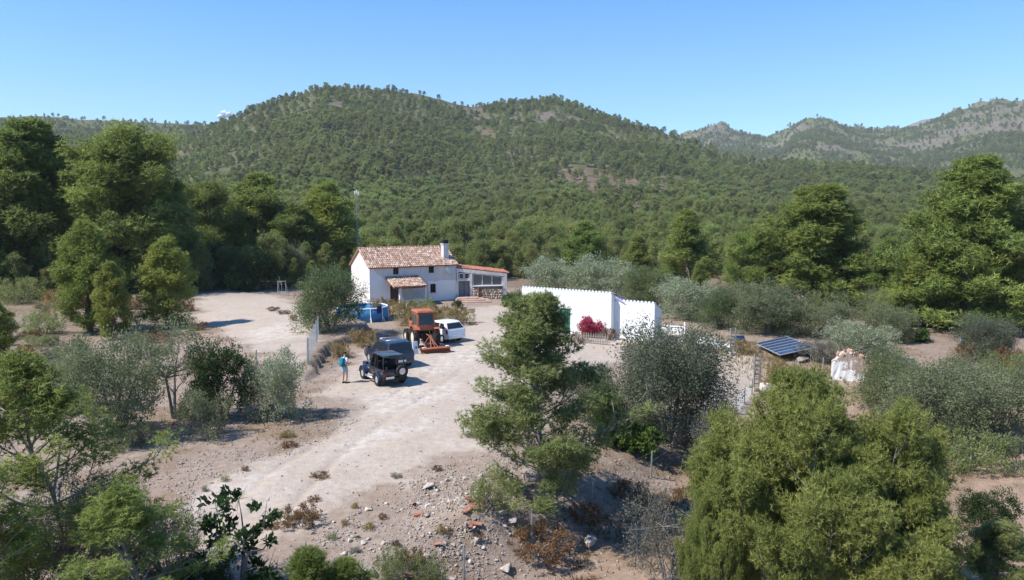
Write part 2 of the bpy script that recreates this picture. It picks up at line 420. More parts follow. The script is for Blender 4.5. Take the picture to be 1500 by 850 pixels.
pm = t.math('MULTIPLY', peb, t.ramp(t.noise(0.9, 3, .6, p), [(.45, .0), (.6, .9)]))
c = t.mix(pm, c, t.mix(n3, (.40, .36, .32), (.55, .51, .46)))
t.col(c)
hgt = t.math('ADD', t.math('MULTIPLY', n2, .6), t.math('ADD', t.math('MULTIPLY', n3, .25), t.math('MULTIPLY', pm, .35)))
t.bump(hgt, 0.8, 0.1)
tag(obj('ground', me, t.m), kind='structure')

# hills: clearings and rock patches are places on the slope, (x, y, radius)
CLEAR = [(G(880, 275), 44), (G(930, 300), 40), (G(850, 258), 30), (G(1000, 285), 30), (G(1060, 300), 30), (G(960, 268), 22), (G(715, 200), 18), (G(270, 225), 26)]
ROCKS = [(G(490, 155), 24), (G(515, 142), 16), (G(505, 160), 18), (G(705, 172), 30), (G(690, 165), 22), (G(790, 170), 34), (G(835, 178), 26), (G(820, 160), 18), (G(760, 158), 18), (G(560, 160), 14), (G(615, 190), 10), (G(900, 205), 18), (G(745, 175), 20), (G(860, 200), 18), (G(1040, 190), 60), (G(1062, 196), 50), (G(1168, 188), 60), (G(1215, 215), 45), (G(1462, 156), 80), (G(1400, 190), 60), (G(1350, 212), 55), (G(1490, 185), 90), (G(1130, 215), 40)]
def hill_masks(x, y):
    jx = (fbm(x / 14, y / 14, 4, 201) - .5) * 46; jy = (fbm(x / 14 + 9, y / 14 + 3, 4, 202) - .5) * 46
    cl = np.zeros(np.shape(x)); rk = np.zeros(np.shape(x))
    for c_, rad in CLEAR: cl = np.maximum(cl, 1 - sstep(.7, 1.05, np.hypot((x + jx - c_.x) / 1.0, (y + jy - c_.y) / 1.5) / rad))
    for c_, rad in ROCKS: rk = np.maximum(rk, 1 - sstep(.6, 1.0, np.hypot(x + jx - c_.x, y + jy - c_.y) / rad))
    r = np.hypot(x, y)
    far = sstep(1500, 1750, r)
    rk = np.maximum(rk, far * .6 * sstep(.54, .66, fbm(x / 75, y / 75, 5, 203)))
    rk = np.maximum(rk, sstep(2400, 2700, r))
    rk = np.maximum(rk, .9 * sstep(.66, .72, fbm(x / 25, y / 25, 4, 204)) * sstep(500, 700, r))
    return cl, rk
hl_r = np.concatenate([np.geomspace(150, 1500, 230), np.geomspace(1510, 4700, 120)])
V, F = polar('hills', hl_r, 45, 0.25)
cl, rk = hill_masks(V[:, 0], V[:, 1])
me = npmesh('hills', V, F, smooth=True, attrs={'clear': cl, 'rock': rk})
t = NT('hill_scrub').set(0.95, 0, 0.1)
p = t.pos()
n1 = t.noise(0.02, 6, 0.6, p); n2 = t.noise(0.12, 6, 0.7, p); n3 = t.noise(0.5, 5, .7, p)
c = t.ramp(n2, [(.3, (.085, .10, .04)), (.5, (.125, .135, .058)), (.7, (.20, .18, .10))])
c = t.mix(t.attr('clear'), c, t.ramp(n2, [(.3, (.12, .09, .055)), (.5, (.19, .14, .095)), (.7, (.27, .205, .15))]))
rock = t.ramp(n3, [(.35, (.11, .09, .065)), (.5, (.19, .158, .125)), (.7, (.31, .265, .22))])
c = t.mix(t.math('MULTIPLY', t.attr('rock'), t.ramp(n2, [(.4, 0.15), (.52, 1.0)])), c, rock)
t.col(c); t.bump(t.math('ADD', n2, n3), 1.0, 2.5)
tag(obj('hills', me, t.m), kind='structure')

# ------------------------------------------------------------------ tree meshes
def unit(v): return v / (np.linalg.norm(v, axis=-1, keepdims=True) + 1e-9)
def tufts(C, D, k, L, W, spread, rng, rv, face=False):
    N = len(C); C = np.repeat(C, k, 0); D = np.repeat(D, k, 0); rv = np.repeat(rv, k)
    d = unit(D + spread * rng.normal(size=(N * k, 3)))
    nrm = unit(D + .9 * rng.normal(size=(N * k, 3))) if face else rng.normal(size=(N * k, 3))
    if face: d = unit(d - .75 * nrm * (d * nrm).sum(1, keepdims=True))
    s = unit(np.cross(d, nrm))
    l = L * rng.uniform(.6, 1.25, (N * k, 1)); w = W * rng.uniform(.7, 1.3, (N * k, 1))
    V = np.stack([C - s * w / 2, C + s * w / 2, C + d * l], 1).reshape(-1, 3)
    return V, np.clip(rv + rng.normal(size=N * k) * .10, 0, 1)
def leaves(C, D, L, W, rng, rv, spread=.8):
    N = len(C); d = unit(D + spread * rng.normal(size=(N, 3))); s = unit(np.cross(d, rng.normal(size=(N, 3))))
    l = L * rng.uniform(.6, 1.25, (N, 1)); w = W * rng.uniform(.7, 1.3, (N, 1))
    m = C + d * l * .5
    V = np.stack([C, m + s * w / 2, C + d * l, m - s * w / 2], 1)
    V = np.concatenate([V[:, [0, 1, 2]], V[:, [0, 2, 3]]], 1).reshape(-1, 3)
    return V, np.repeat(np.clip(rv + rng.normal(size=N) * .10, 0, 1), 2)
def wood_mesh(name, segs, n=5):
    VV = []; FF = []; base = 0
    a = np.arange(n) * 2 * np.pi / n
    for p0, p1, r0, r1 in segs:
        p0 = np.array(p0); p1 = np.array(p1); d = unit(p1 - p0); o = np.array([0, 0, 1.0]) if abs(d[2]) < .9 else np.array([1.0, 0, 0])
        u = unit(np.cross(d, o)); v = np.cross(d, u)
        ring = np.cos(a)[:, None] * u + np.sin(a)[:, None] * v
        VV.append(p0 - d * r0 * .3 + ring * r0); VV.append(p1 + d * r1 * .3 + ring * r1)
        i = np.arange(n); j = (i + 1) % n
        FF.append(np.stack([base + i, base + j, base + n + j, base + n + i], 1)); base += 2 * n
    return npmesh(name, np.concatenate(VV), np.concatenate(FF), smooth=True)
def fmesh(name, V, rv):
    return npmesh(name, V, np.arange(len(V)).reshape(-1, 3), rnd=rv)
def pine_raw(seed, H=8.0, R=2.8, nb=60, base=.12, shape='cone', puff=.42, ntuft=26, k=5, L=.15, W=.022, dens=1.0, thin=0.0, wood_n=5, subs=4, face=False, vz=.62, tr=1.0, rise=.10, lobv=.24):
    rng = np.random.default_rng(seed); segs = []; tips = []
    npt = 9; tp = np.zeros((npt, 3)); tp[:, 2] = np.linspace(0, H * .97, npt)
    tp[1:, :2] = np.cumsum(rng.normal(size=(npt - 1, 2)) * H * .012, 0)
    tr_ = np.linspace(.02 * H + .03, .012, npt) * tr
    for i in range(npt - 1): segs.append((tp[i], tp[i + 1], tr_[i], tr_[i + 1]))
    lob = rng.uniform(1 - lobv, 1 + lobv * .8, 7)
    for i in range(nb):
        f = base + (0.985 - base) * max(0.0, (i + rng.uniform(-.4, .4)) / nb) ** .92
        f = min(max(f, base), .985); z = f * H * .97
        c = np.array([np.interp(z, tp[:, 2], tp[:, 0]), np.interp(z, tp[:, 2], tp[:, 1]), z])
        q = (f - base) / (1 - base)
        if shape == 'cone': pr = (1 - q) ** .75 * (0.75 + .25 * min(1, q * 5)) + .07
        elif shape == 'round': pr = math.sqrt(max(0, 1 - (abs(q - .38) / .64) ** 2.2)) * .95 + .05
        elif shape == 'full': pr = (1 - q) ** .62 * (.86 + .14 * min(1, q * 6)) + .05
        else: pr = (1 - q ** 1.6) * (.55 + .45 * min(1, q * 3.5)) + .05
        az = i * 2.39996 + rng.normal() * .35
        ln = R * pr * rng.uniform(.7, 1.12) * lob[int((az % 6.28318) / 6.28318 * 7)]
        up = .10 + .75 * q + rng.normal() * .12
        d = np.array([math.cos(az), math.sin(az), up]); d /= np.linalg.norm(d)
        pts = [c]; m = 4
        for s_ in range(m):
            d = unit(d + np.array([0, 0, rise]) + rng.normal(size=3) * .10); pts.append(pts[-1] + d * ln / m)
        r0 = .008 + .009 * ln
        for s_ in range(m): segs.append((pts[s_], pts[s_ + 1], r0 * (1 - s_ / m * .8), r0 * (1 - (s_ + 1) / m * .8)))
        tips.append((pts[-1], d, 1.0))
        for s_ in range(subs):
            u = rng.uniform(.3, .97); x = u * m; a = pts[int(min(x, m - 1))]; b = pts[int(min(x, m - 1)) + 1]; o = a + (b - a) * (x - int(min(x, m - 1)))
            side = np.cross(d, [0, 0, 1.0]); side = unit(side) * (1 if rng.random() < .5 else -1)
            dd = unit(d * .6 + side * rng.uniform(.4, 1.1) + np.array([0, 0, rng.uniform(0, .5)]))
            e = o + dd * ln * rng.uniform(.16, .38)
            segs.append((o, e, r0 * .4, r0 * .15)); tips.append((e, dd, rng.uniform(.7, 1.0)))
            if rng.random() < .6: tips.append((o + (e - o) * .5, dd, .7))
    tips.append((tp[-1], np.array([0, 0, 1.0]), .8))
    Cs = []; Ds = []; RV = []
    for (p_, d, s_) in tips:
        if rng.random() < thin: continue
        pz = puff * s_ * rng.uniform(.75, 1.25); n = max(3, int(ntuft * s_ * dens * rng.uniform(.7, 1.3)))
        o = rng.normal(size=(n, 3)); o = unit(o) * rng.uniform(.25, 1.0, (n, 1)) ** .6; o[:, 2] = o[:, 2] * vz + .15
        Cs.append(p_ - d * pz * .3 + o * pz); Ds.append(unit(o + d * .5 + np.array([0, 0, .55]))); RV.append(np.full(n, rng.uniform(.15, .85)))
    return segs, np.concatenate(Cs), np.concatenate(Ds), np.concatenate(RV), rng
def pine(seed, *a, **kw):
    segs, C, D, RV, rng = pine_raw(seed, *a, **kw)
    k, L, W = (a[7], a[8], a[9]); face = kw.get('face', False)
    V, rv = tufts(C, D, k, L, W, .38 if not face else .7, rng, RV, face)
    return wood_mesh('trunk', segs, kw.get('wood_n', 5)), fmesh('crown', V, rv)
def pine_many(seed, H, R, leaders, k, L, W, nb=16, puff=.34, ntuft=34, subs=4, wob=.25):
    """bushy pine: many upright leaders carried by low spreading limbs"""
    r_ = np.random.default_rng(seed); S = []; Cs = []; Ds = []; Rs = []
    for i in range(leaders):
        th = i * 2.39996 + r_.normal() * .25; q = math.sqrt((i + .3) / leaders) * .86
        rr = R * q; top = H * (1 - .70 * q ** 1.6) * r_.uniform(1 - wob, 1 + wob * .3); hs = max(1.0, top * (r_.uniform(.38, .5) + .42 * q)); cr = R * r_.uniform(.27, .42)
        sg, C, D, RV, _ = pine_raw(seed * 31 + i, hs, cr, nb, .03, 'round', puff, ntuft, k, L, W, subs=subs, face=True, vz=.95, tr=.55, rise=.2)
        o = np.array([math.cos(th) * rr, math.sin(th) * rr, top - hs]); lean = np.array([math.cos(th), math.sin(th), 0]) * q * .35
        sh = lambda A: A + o + lean * A[..., 2:3]
        S += [(sh(np.array(p0)), sh(np.array(p1)), a_, b_) for p0, p1, a_, b_ in sg]
        mid = np.array([o[0] * .4, o[1] * .4, o[2] * .45 + .1]); S += [(np.array([0, 0, 0.0]), mid, .10, .08), (mid, o, .08, .05)]
        Cs.append(sh(C)); Ds.append(D); Rs.append(np.clip(RV * .7 + r_.uniform(0, .3), 0, 1))
    C = np.concatenate(Cs); V, rv = tufts(C, np.concatenate(Ds), k, L, W, .7, r_, np.concatenate(Rs), True)
    return wood_mesh('trunk', S, 5), fmesh('crown', V, rv)
def broad(seed, H=5.0, R=2.5, nblob=16, nleaf=12000, L=.12, W=.035, stems=3, low=.18, spreadz=.62, blob=.32, twig=3, gaps=.25, tall=False):
    rng = np.random.default_rng(seed); segs = []; blobs = []
    for i in range(nblob):
        th = i * 2.39996 + rng.normal() * .3; q = (i + .5) / nblob
        zz = low + (1 - low - blob * .6) * (q ** .8 if not tall else q); rr = (math.sqrt(max(.02, 1 - ((zz - .42) / .62) ** 2)) - blob * .8) * rng.uniform(.55, 1.12)
        blobs.append((np.array([math.cos(th) * R * rr, math.sin(th) * R * rr, H * zz]), rng.uniform(.75, 1.25) * blob))
    st = []
    for s_ in range(stems):
        th = s_ * 6.28 / stems + rng.uniform(0, 1); a = np.array([math.cos(th) * .05 * R, math.sin(th) * .05 * R, -.1]); b = np.array([math.cos(th) * .18 * R, math.sin(th) * .18 * R, H * .22]); c_ = np.array([math.cos(th) * .32 * R, math.sin(th) * .32 * R, H * .42])
        r0 = .022 * H + .012; segs += [(a, b, r0, r0 * .7), (b, c_, r0 * .7, r0 * .45)]; st.append((b, c_, r0 * .4))
    Cs = []; Ds = []; RV = []
    wts = np.array([b[1] ** 2 for b in blobs]); wts /= wts.sum()
    for (c_, s_), w in zip(blobs, wts):
        k_ = min(range(stems), key=lambda i: np.linalg.norm(st[i][1] - c_)); b, e, r0 = st[k_]
        o = e if c_[2] > e[2] else b
        mid = (o + c_) / 2 + rng.normal(size=3) * .06 * R
        segs += [(o, mid, r0, r0 * .6), (mid, c_, r0 * .6, r0 * .3)]
        ax = np.array([R * s_ * 1.25, R * s_ * 1.25, H * s_ * spreadz])
        for _ in range(twig):
            tt = unit(rng.normal(size=3)) * ax * .95; segs.append((c_, c_ + tt, r0 * .3, .004))
        n = int(nleaf * w)
        nc = max(5, int(n / 26)); cd = unit(rng.normal(size=(nc, 3))); cr = rng.uniform(.45, 1.08, (nc, 1)); keep = rng.random(nc) > gaps
        cen = c_ + cd * cr * ax; cv = rng.uniform(.1, .9, nc) * .7 + .3 * rng.random()
        idx = rng.choice(np.where(keep)[0], n) if keep.any() else rng.integers(0, nc, n)
        off = rng.normal(size=(n, 3)) * ax.mean() * .16
        Cs.append(cen[idx] + off); Ds.append(unit(cd[idx] * .8 + np.array([0, 0, .35]))); RV.append(cv[idx])
    C = np.concatenate(Cs); C[:, 2] = np.maximum(C[:, 2], .02)
    V, rv = leaves(C, np.concatenate(Ds), L, W, rng, np.concatenate(RV))
    return wood_mesh('stem', segs, 5), fmesh('crown', V, rv)
def measure(me):
    a = np.empty(len(me.vertices) * 3, np.float32); me.vertices.foreach_get('co', a); a = a.reshape(-1, 3)
    w = np.percentile(np.hypot(a[:, 0], a[:, 1]), 96.5) * 2
    return float(w), float(np.percentile(a[:, 2], 99.7))
PROTO = {}
def proto(key, pair, fm, bm):
    pair[0].materials.append(bm); pair[1].materials.append(fm)
    w, h = measure(pair[1]); PROTO[key] = (pair[0], pair[1], w, h)
def put_tree(key, name, loc, w, h, rz, label, cat='tree', group=None, wood='trunk', crown='crown'):
    a, b, pw, ph = PROTO[key]
    o = empty(name, loc, rz, label, cat, group); o.scale = (w / pw, w / pw, h / ph)
    obj(wood, a, None, o); obj(crown, b, None, o); return o
def plant(key, name, px, base, top, wpx, label, cat='tree', group=None, rz=None, wood='trunk', crown='crown', z=None):
    g = G(px, base) if z is None else P(px, base, z); tp_ = at_y(px, top, g.y)
    depth = g.y * CP + (CAM_Z - g.z) * SP
    rz = (px * 1.37 + top) % 6.28 if rz is None else rz
    return put_tree(key, name, (g.x, g.y, g.z - .03), wpx * depth / FPX, max(.2, tp_.z - g.z), rz, label, cat, group, wood, crown)

# ------------------------------------------------------------------ forest on the hills
for i in range(4):
    proto(f'mid{i}', pine(300 + i, 6.8, 2.6, 38, .03, ['oval', 'round', 'round', 'oval'][i], .66, 15, 3, .34, .095, subs=3, vz=.9, rise=.16, wood_n=3, face=True), M_FAR, M_BARK)
def far_proto(i):
    a, b = pine(340 + i, 5.4, 3.0, 20, .02, ['oval', 'round', 'round'][i % 3], .85, 10, 3, .60, .26, subs=2, vz=.9, rise=.16, wood_n=3, face=True)
    b.materials.append(M_FAR); b.name = 'far_pine'
    bpy.data.meshes.remove(a); return bpy.data.objects.new('far_pine_source', b)
FARP = [far_proto(i) for i in range(3)]
def bush_far():
    a, b = broad(391, 2.2, 1.6, 6, 260, .5, .3, 1, .1, .7, .45, 0); b.materials.append(M_FAR); bpy.data.meshes.remove(a)
    return bpy.data.objects.new('far_bush_source', b)
FARP.append(bush_far())
rng = np.random.default_rng(5)
def scatter(r0, r1, cell0, cell1, azlim):
    out = []; r = r0
    while r < r1:
        c = cell0 + (cell1 - cell0) * (r - r0) / (r1 - r0)
        da = math.degrees(c / r); n = int((azlim[1] - azlim[0]) / da)
        a = azlim[0] + (np.arange(n) + rng.uniform(-.5, .5, n)) * da
        rr = r + rng.uniform(-.5, .5, n) * c
        out.append(np.stack([rr * np.sin(np.radians(a)), rr * np.cos(np.radians(a))], 1)); r += c
    return np.concatenate(out)
pts = np.concatenate([scatter(96, 420, 4.0, 4.3, (-41, 41)), scatter(420, 1000, 4.3, 5.2, (-41, 41)), scatter(1000, 1390, 6.5, 7.0, (-41, -2)), scatter(1300, 2200, 5.8, 6.4, (8, 41))])
x, y = pts[:, 0], pts[:, 1]; r = np.hypot(x, y); az = np.degrees(np.arctan2(x, y))
cl, rk = hill_masks(x, y)
dn = fbm(x / 55, y / 55, 4, 301)
keep = rng.random(len(x)) < np.clip(1.05 - cl * .88 - rk * .8, 0, 1) * np.where(r > 330, np.clip(2.4 * dn - .38, .25, 1), 1.0)
keep &= ~((r < 130) & (np.abs(x + 8) < 17) & (y < 98)) & ~((y < 101) & (x > -2) & (x < 30))
keep &= ~(((x - 5) / 6) ** 2 + ((y - 92) / 14) ** 2 < 1)
x, y, r = x[keep], y[keep], r[keep]
z = height(x, y)
# slope normals facing away from the photograph's viewpoint carry nothing one could see
rr2 = r + 6; z2 = height(x / r * rr2, y / r * rr2)
el = (z - CAM_Z) / r
vis = (z2 - z) / 6 > el - .12
x, y, z, r = x[vis], y[vis], z[vis], r[vis]
sc = rng.uniform(.62, 1.3, len(x)) * np.clip(.72 + .6 * fbm(x / 28, y / 28, 3, 311), .7, 1.25) * np.where(rng.random(len(x)) < .12, .6, 1.0) * np.where(r < 300, .80, np.where(r > 520, .86, .95))
sc = sc * np.where(r > 1450, np.clip(.5 + 1.0 * rng.random(len(x)), .5, 1.3), 1.0)
o_ = np.argsort(r); near = o_[:300]; rest = o_[300:]
GRP = 'pines of the wood at the foot of the hill'
for q, i in enumerate(near):
    a, b, pw, ph = PROTO[f'mid{q % 4}']
    o = empty('pine_tree', (x[i], y[i], z[i] - .1), float(rng.uniform(0, 6.28)), ('green pine in the wood behind the tall pines of the terrace' if x[i] < -24 else 'green pine in the wood directly behind the farmhouse' if x[i] < 2 else 'green pine in the wood behind the silvery olives of the barn' if x[i] < 30 else 'green pine in the wood behind the solar panels and broad pine'), 'tree', GRP)
    s = float(sc[i]); o.scale = (s, s, s * float(rng.uniform(.85, 1.15)))
    obj('trunk', a, None, o); obj('crown', b, None, o)
def gn_scatter(name, X, Y, Z, S, srcs, idx, label, cat):
    V = np.stack([X, Y, Z], 1)
    me = bpy.data.meshes.new(name); me.vertices.add(len(V)); me.vertices.foreach_set('co', V.astype(np.float32).ravel())
    a = me.attributes.new('s', 'FLOAT', 'POINT'); a.data.foreach_set('value', S.astype(np.float32))
    a = me.attributes.new('rz', 'FLOAT', 'POINT'); a.data.foreach_set('value', rng.uniform(0, 6.28, len(V)).astype(np.float32))
    a = me.attributes.new('k', 'INT', 'POINT'); a.data.foreach_set('value', idx.astype(np.int32))
    o = obj(name, me); tag(o, label, cat, kind='stuff')
    ng = bpy.data.node_groups.new(name, 'GeometryNodeTree')
    ng.interface.new_socket('Geometry', in_out='INPUT', socket_type='NodeSocketGeometry'); ng.interface.new_socket('Geometry', in_out='OUTPUT', socket_type='NodeSocketGeometry')
    N = ng.nodes; gi = N.new('NodeGroupInput'); go = N.new('NodeGroupOutput'); jn = N.new('GeometryNodeJoinGeometry')
    def named(nm, ty):
        q = N.new('GeometryNodeInputNamedAttribute'); q.data_type = ty; q.inputs[0].default_value = nm; return q.outputs[0]
    for k_, src in enumerate(srcs):
        ip = N.new('GeometryNodeInstanceOnPoints'); oi = N.new('GeometryNodeObjectInfo'); oi.inputs[0].default_value = src
        cmp = N.new('FunctionNodeCompare'); cmp.data_type = 'INT'; cmp.operation = 'EQUAL'
        ng.links.new(named('k', 'INT'), cmp.inputs[2]); cmp.inputs[3].default_value = k_
        cx = N.new('ShaderNodeCombineXYZ'); ng.links.new(named('rz', 'FLOAT'), cx.inputs[2])
        ng.links.new(gi.outputs[0], ip.inputs['Points']); ng.links.new(cmp.outputs[0], ip.inputs['Selection'])
        ng.links.new(oi.outputs['Geometry'], ip.inputs['Instance']); ng.links.new(cx.outputs[0], ip.inputs['Rotation'])
        ng.links.new(named('s', 'FLOAT'), ip.inputs['Scale']); ng.links.new(ip.outputs[0], jn.inputs[0])
    ng.links.new(jn.outputs[0], go.inputs[0])
    m = o.modifiers.new('scatter', 'NODES'); m.node_group = ng
    return o
MIDO = []
for i in range(4):
    so = bpy.data.objects.new('mid_pine_source', PROTO[f'mid{i}'][1]); MIDO.append(so)
nr = rest[r[rest] < 330]; fr = rest[r[rest] >= 330]
gn_scatter('lower_pine_wood', x[nr], y[nr], z[nr] - .1, sc[nr], MIDO, rng.integers(0, 4, len(nr)), 'dense pine wood covering the lower slope behind the farm', 'wood')
kidx = np.where(rng.random(len(fr)) < .14, 3, rng.integers(0, 3, len(fr)))
gn_scatter('hillside_pine_wood', x[fr], y[fr], z[fr] - .1, sc[fr], FARP, kidx, 'pine wood covering the hills up to the skyline', 'wood')
print('TREES', len(x), len(nr), len(fr))

# ------------------------------------------------------------------ hand-placed trees and shrubs
proto('pine_a', pine(11, 7.5, 2.6, 62, .04, 'oval', .52, 30, 6, .20, .04, subs=5, face=True, vz=.9, rise=.18), M_PINE, M_BARK)
proto('pine_b', pine(12, 7.5, 2.9, 66, .05, 'round', .56, 30, 6, .20, .04, subs=5, face=True, vz=.9, rise=.18), M_PINE, M_BARK)
proto('pine_c', pine(13, 7.5, 2.5, 60, .03, 'cone', .50, 30, 6, .20, .04, subs=5, face=True, vz=.9, rise=.2), M_PINE, M_BARK)
proto('pine_big', pine(14, 12.0, 4.6, 120, .04, 'round', .78, 36, 6, .30, .062, subs=6, face=True, vz=.95, rise=.16), M_PINE, M_BARK)
proto('pine_lay', pine(15, 12.0, 4.2, 96, .04, 'cone', .72, 34, 6, .30, .062, subs=6, face=True, vz=.85, rise=.14), M_PINE, M_BARK)
proto('pine_wide', pine(20, 12.0, 4.6, 120, .03, 'full', .70, 34, 6, .30, .055, subs=6, face=True, vz=.9, rise=.2, lobv=.4, thin=.12), M_PINE, M_BARK)
proto('pine_front', pine(16, 6.6, 2.5, 64, .02, 'full', .36, 40, 9, .12, .018, subs=7, face=True, vz=.85, rise=.13, lobv=.34, tr=.6, thin=.26), M_PINE_DULL, M_BARKG)
proto('pine_bush', pine_many(17, 6.2, 3.0, 30, 9, .11, .0175, nb=17, subs=4, wob=.36), M_BUSH, M_BARKG)
proto('pine_thin', pine(18, 6.5, 2.2, 62, .10, 'oval', .30, 30, 9, .12, .016, subs=6, thin=.5, face=True, vz=1.0, rise=.2, tr=.42), M_PINE, M_BARKG)
proto('olive_a', broad(21, 5, 2.6, 26, 34000, .13, .045, 3, .14), M_OLIVE, M_BARKG)
proto('olive_g', broad(35, 5, 2.6, 26, 32000, .13, .05, 3, .10), M_OLIVEG, M_BARKG)
proto('olive_b', broad(22, 4, 2.3, 20, 24000, .12, .042, 4, .12, gaps=.3), M_OLIVE, M_BARKG)
proto('olive_d', broad(36, 5, 2.6, 26, 46000, .12, .045, 3, .10, gaps=.15), M_OLIVED, M_BARKG)
proto('young', pine(19, 7.5, 2.7, 62, .03, 'oval', .50, 32, 6, .20, .036, subs=5, face=True, vz=1.0, rise=.24), M_YOUNG, M_BARK)
proto('olive_thin', broad(23, 4.5, 2.2, 18, 6500, .13, .042, 2, .34, gaps=.45, twig=7), M_OLIVE, M_BARKG)
proto('hedge', broad(24, 4.5, 3.2, 22, 17000, .19, .07, 3, .10), M_HEDGE, M_BARKG)
proto('carob', broad(25, 4, 2.0, 20, 15000, .12, .07, 3, .10), M_DARK, M_BARK)
proto('shrub', broad(26, 1.6, 1.4, 12, 7000, .09, .035, 4, .08), M_OLIVE, M_BARKG)
proto('grey', broad(27, 2.2, 1.4, 16, 12000, .085, .022, 6, .10, gaps=.35, twig=16), M_GREY, M_BARKG)
proto('dry', broad(28, 1.2, 1.1, 12, 5500, .10, .03, 5, .08), M_DRY, M_BARKG)
proto('rust', broad(29, .8, .9, 10, 3500, .10, .03, 4, .08), M_RUST, M_BARKG)
proto('green', broad(30, 1.2, 1.2, 12, 4500, .13, .09, 3, .10), M_GREEN, M_BARK)
proto('mag', broad(31, 1.6, 1.1, 12, 11000, .09, .065, 3, .15), M_MAG, M_BARKG)
proto('sapling', broad(32, 2.8, 1.1, 13, 1700, .17, .085, 3, .15, gaps=.5, twig=4, blob=.26, tall=True), M_DARK, M_BARKG)
proto('broom', pine(33, 1.6, .7, 40, .02, 'oval', .22, 16, 6, .16, .014, subs=3), M_PINE, M_BARKG)
proto('scrubgreen', broad(34, 1.6, 1.5, 14, 8000, .085, .035, 4, .06), M_PINE_DULL, M_BARKG)

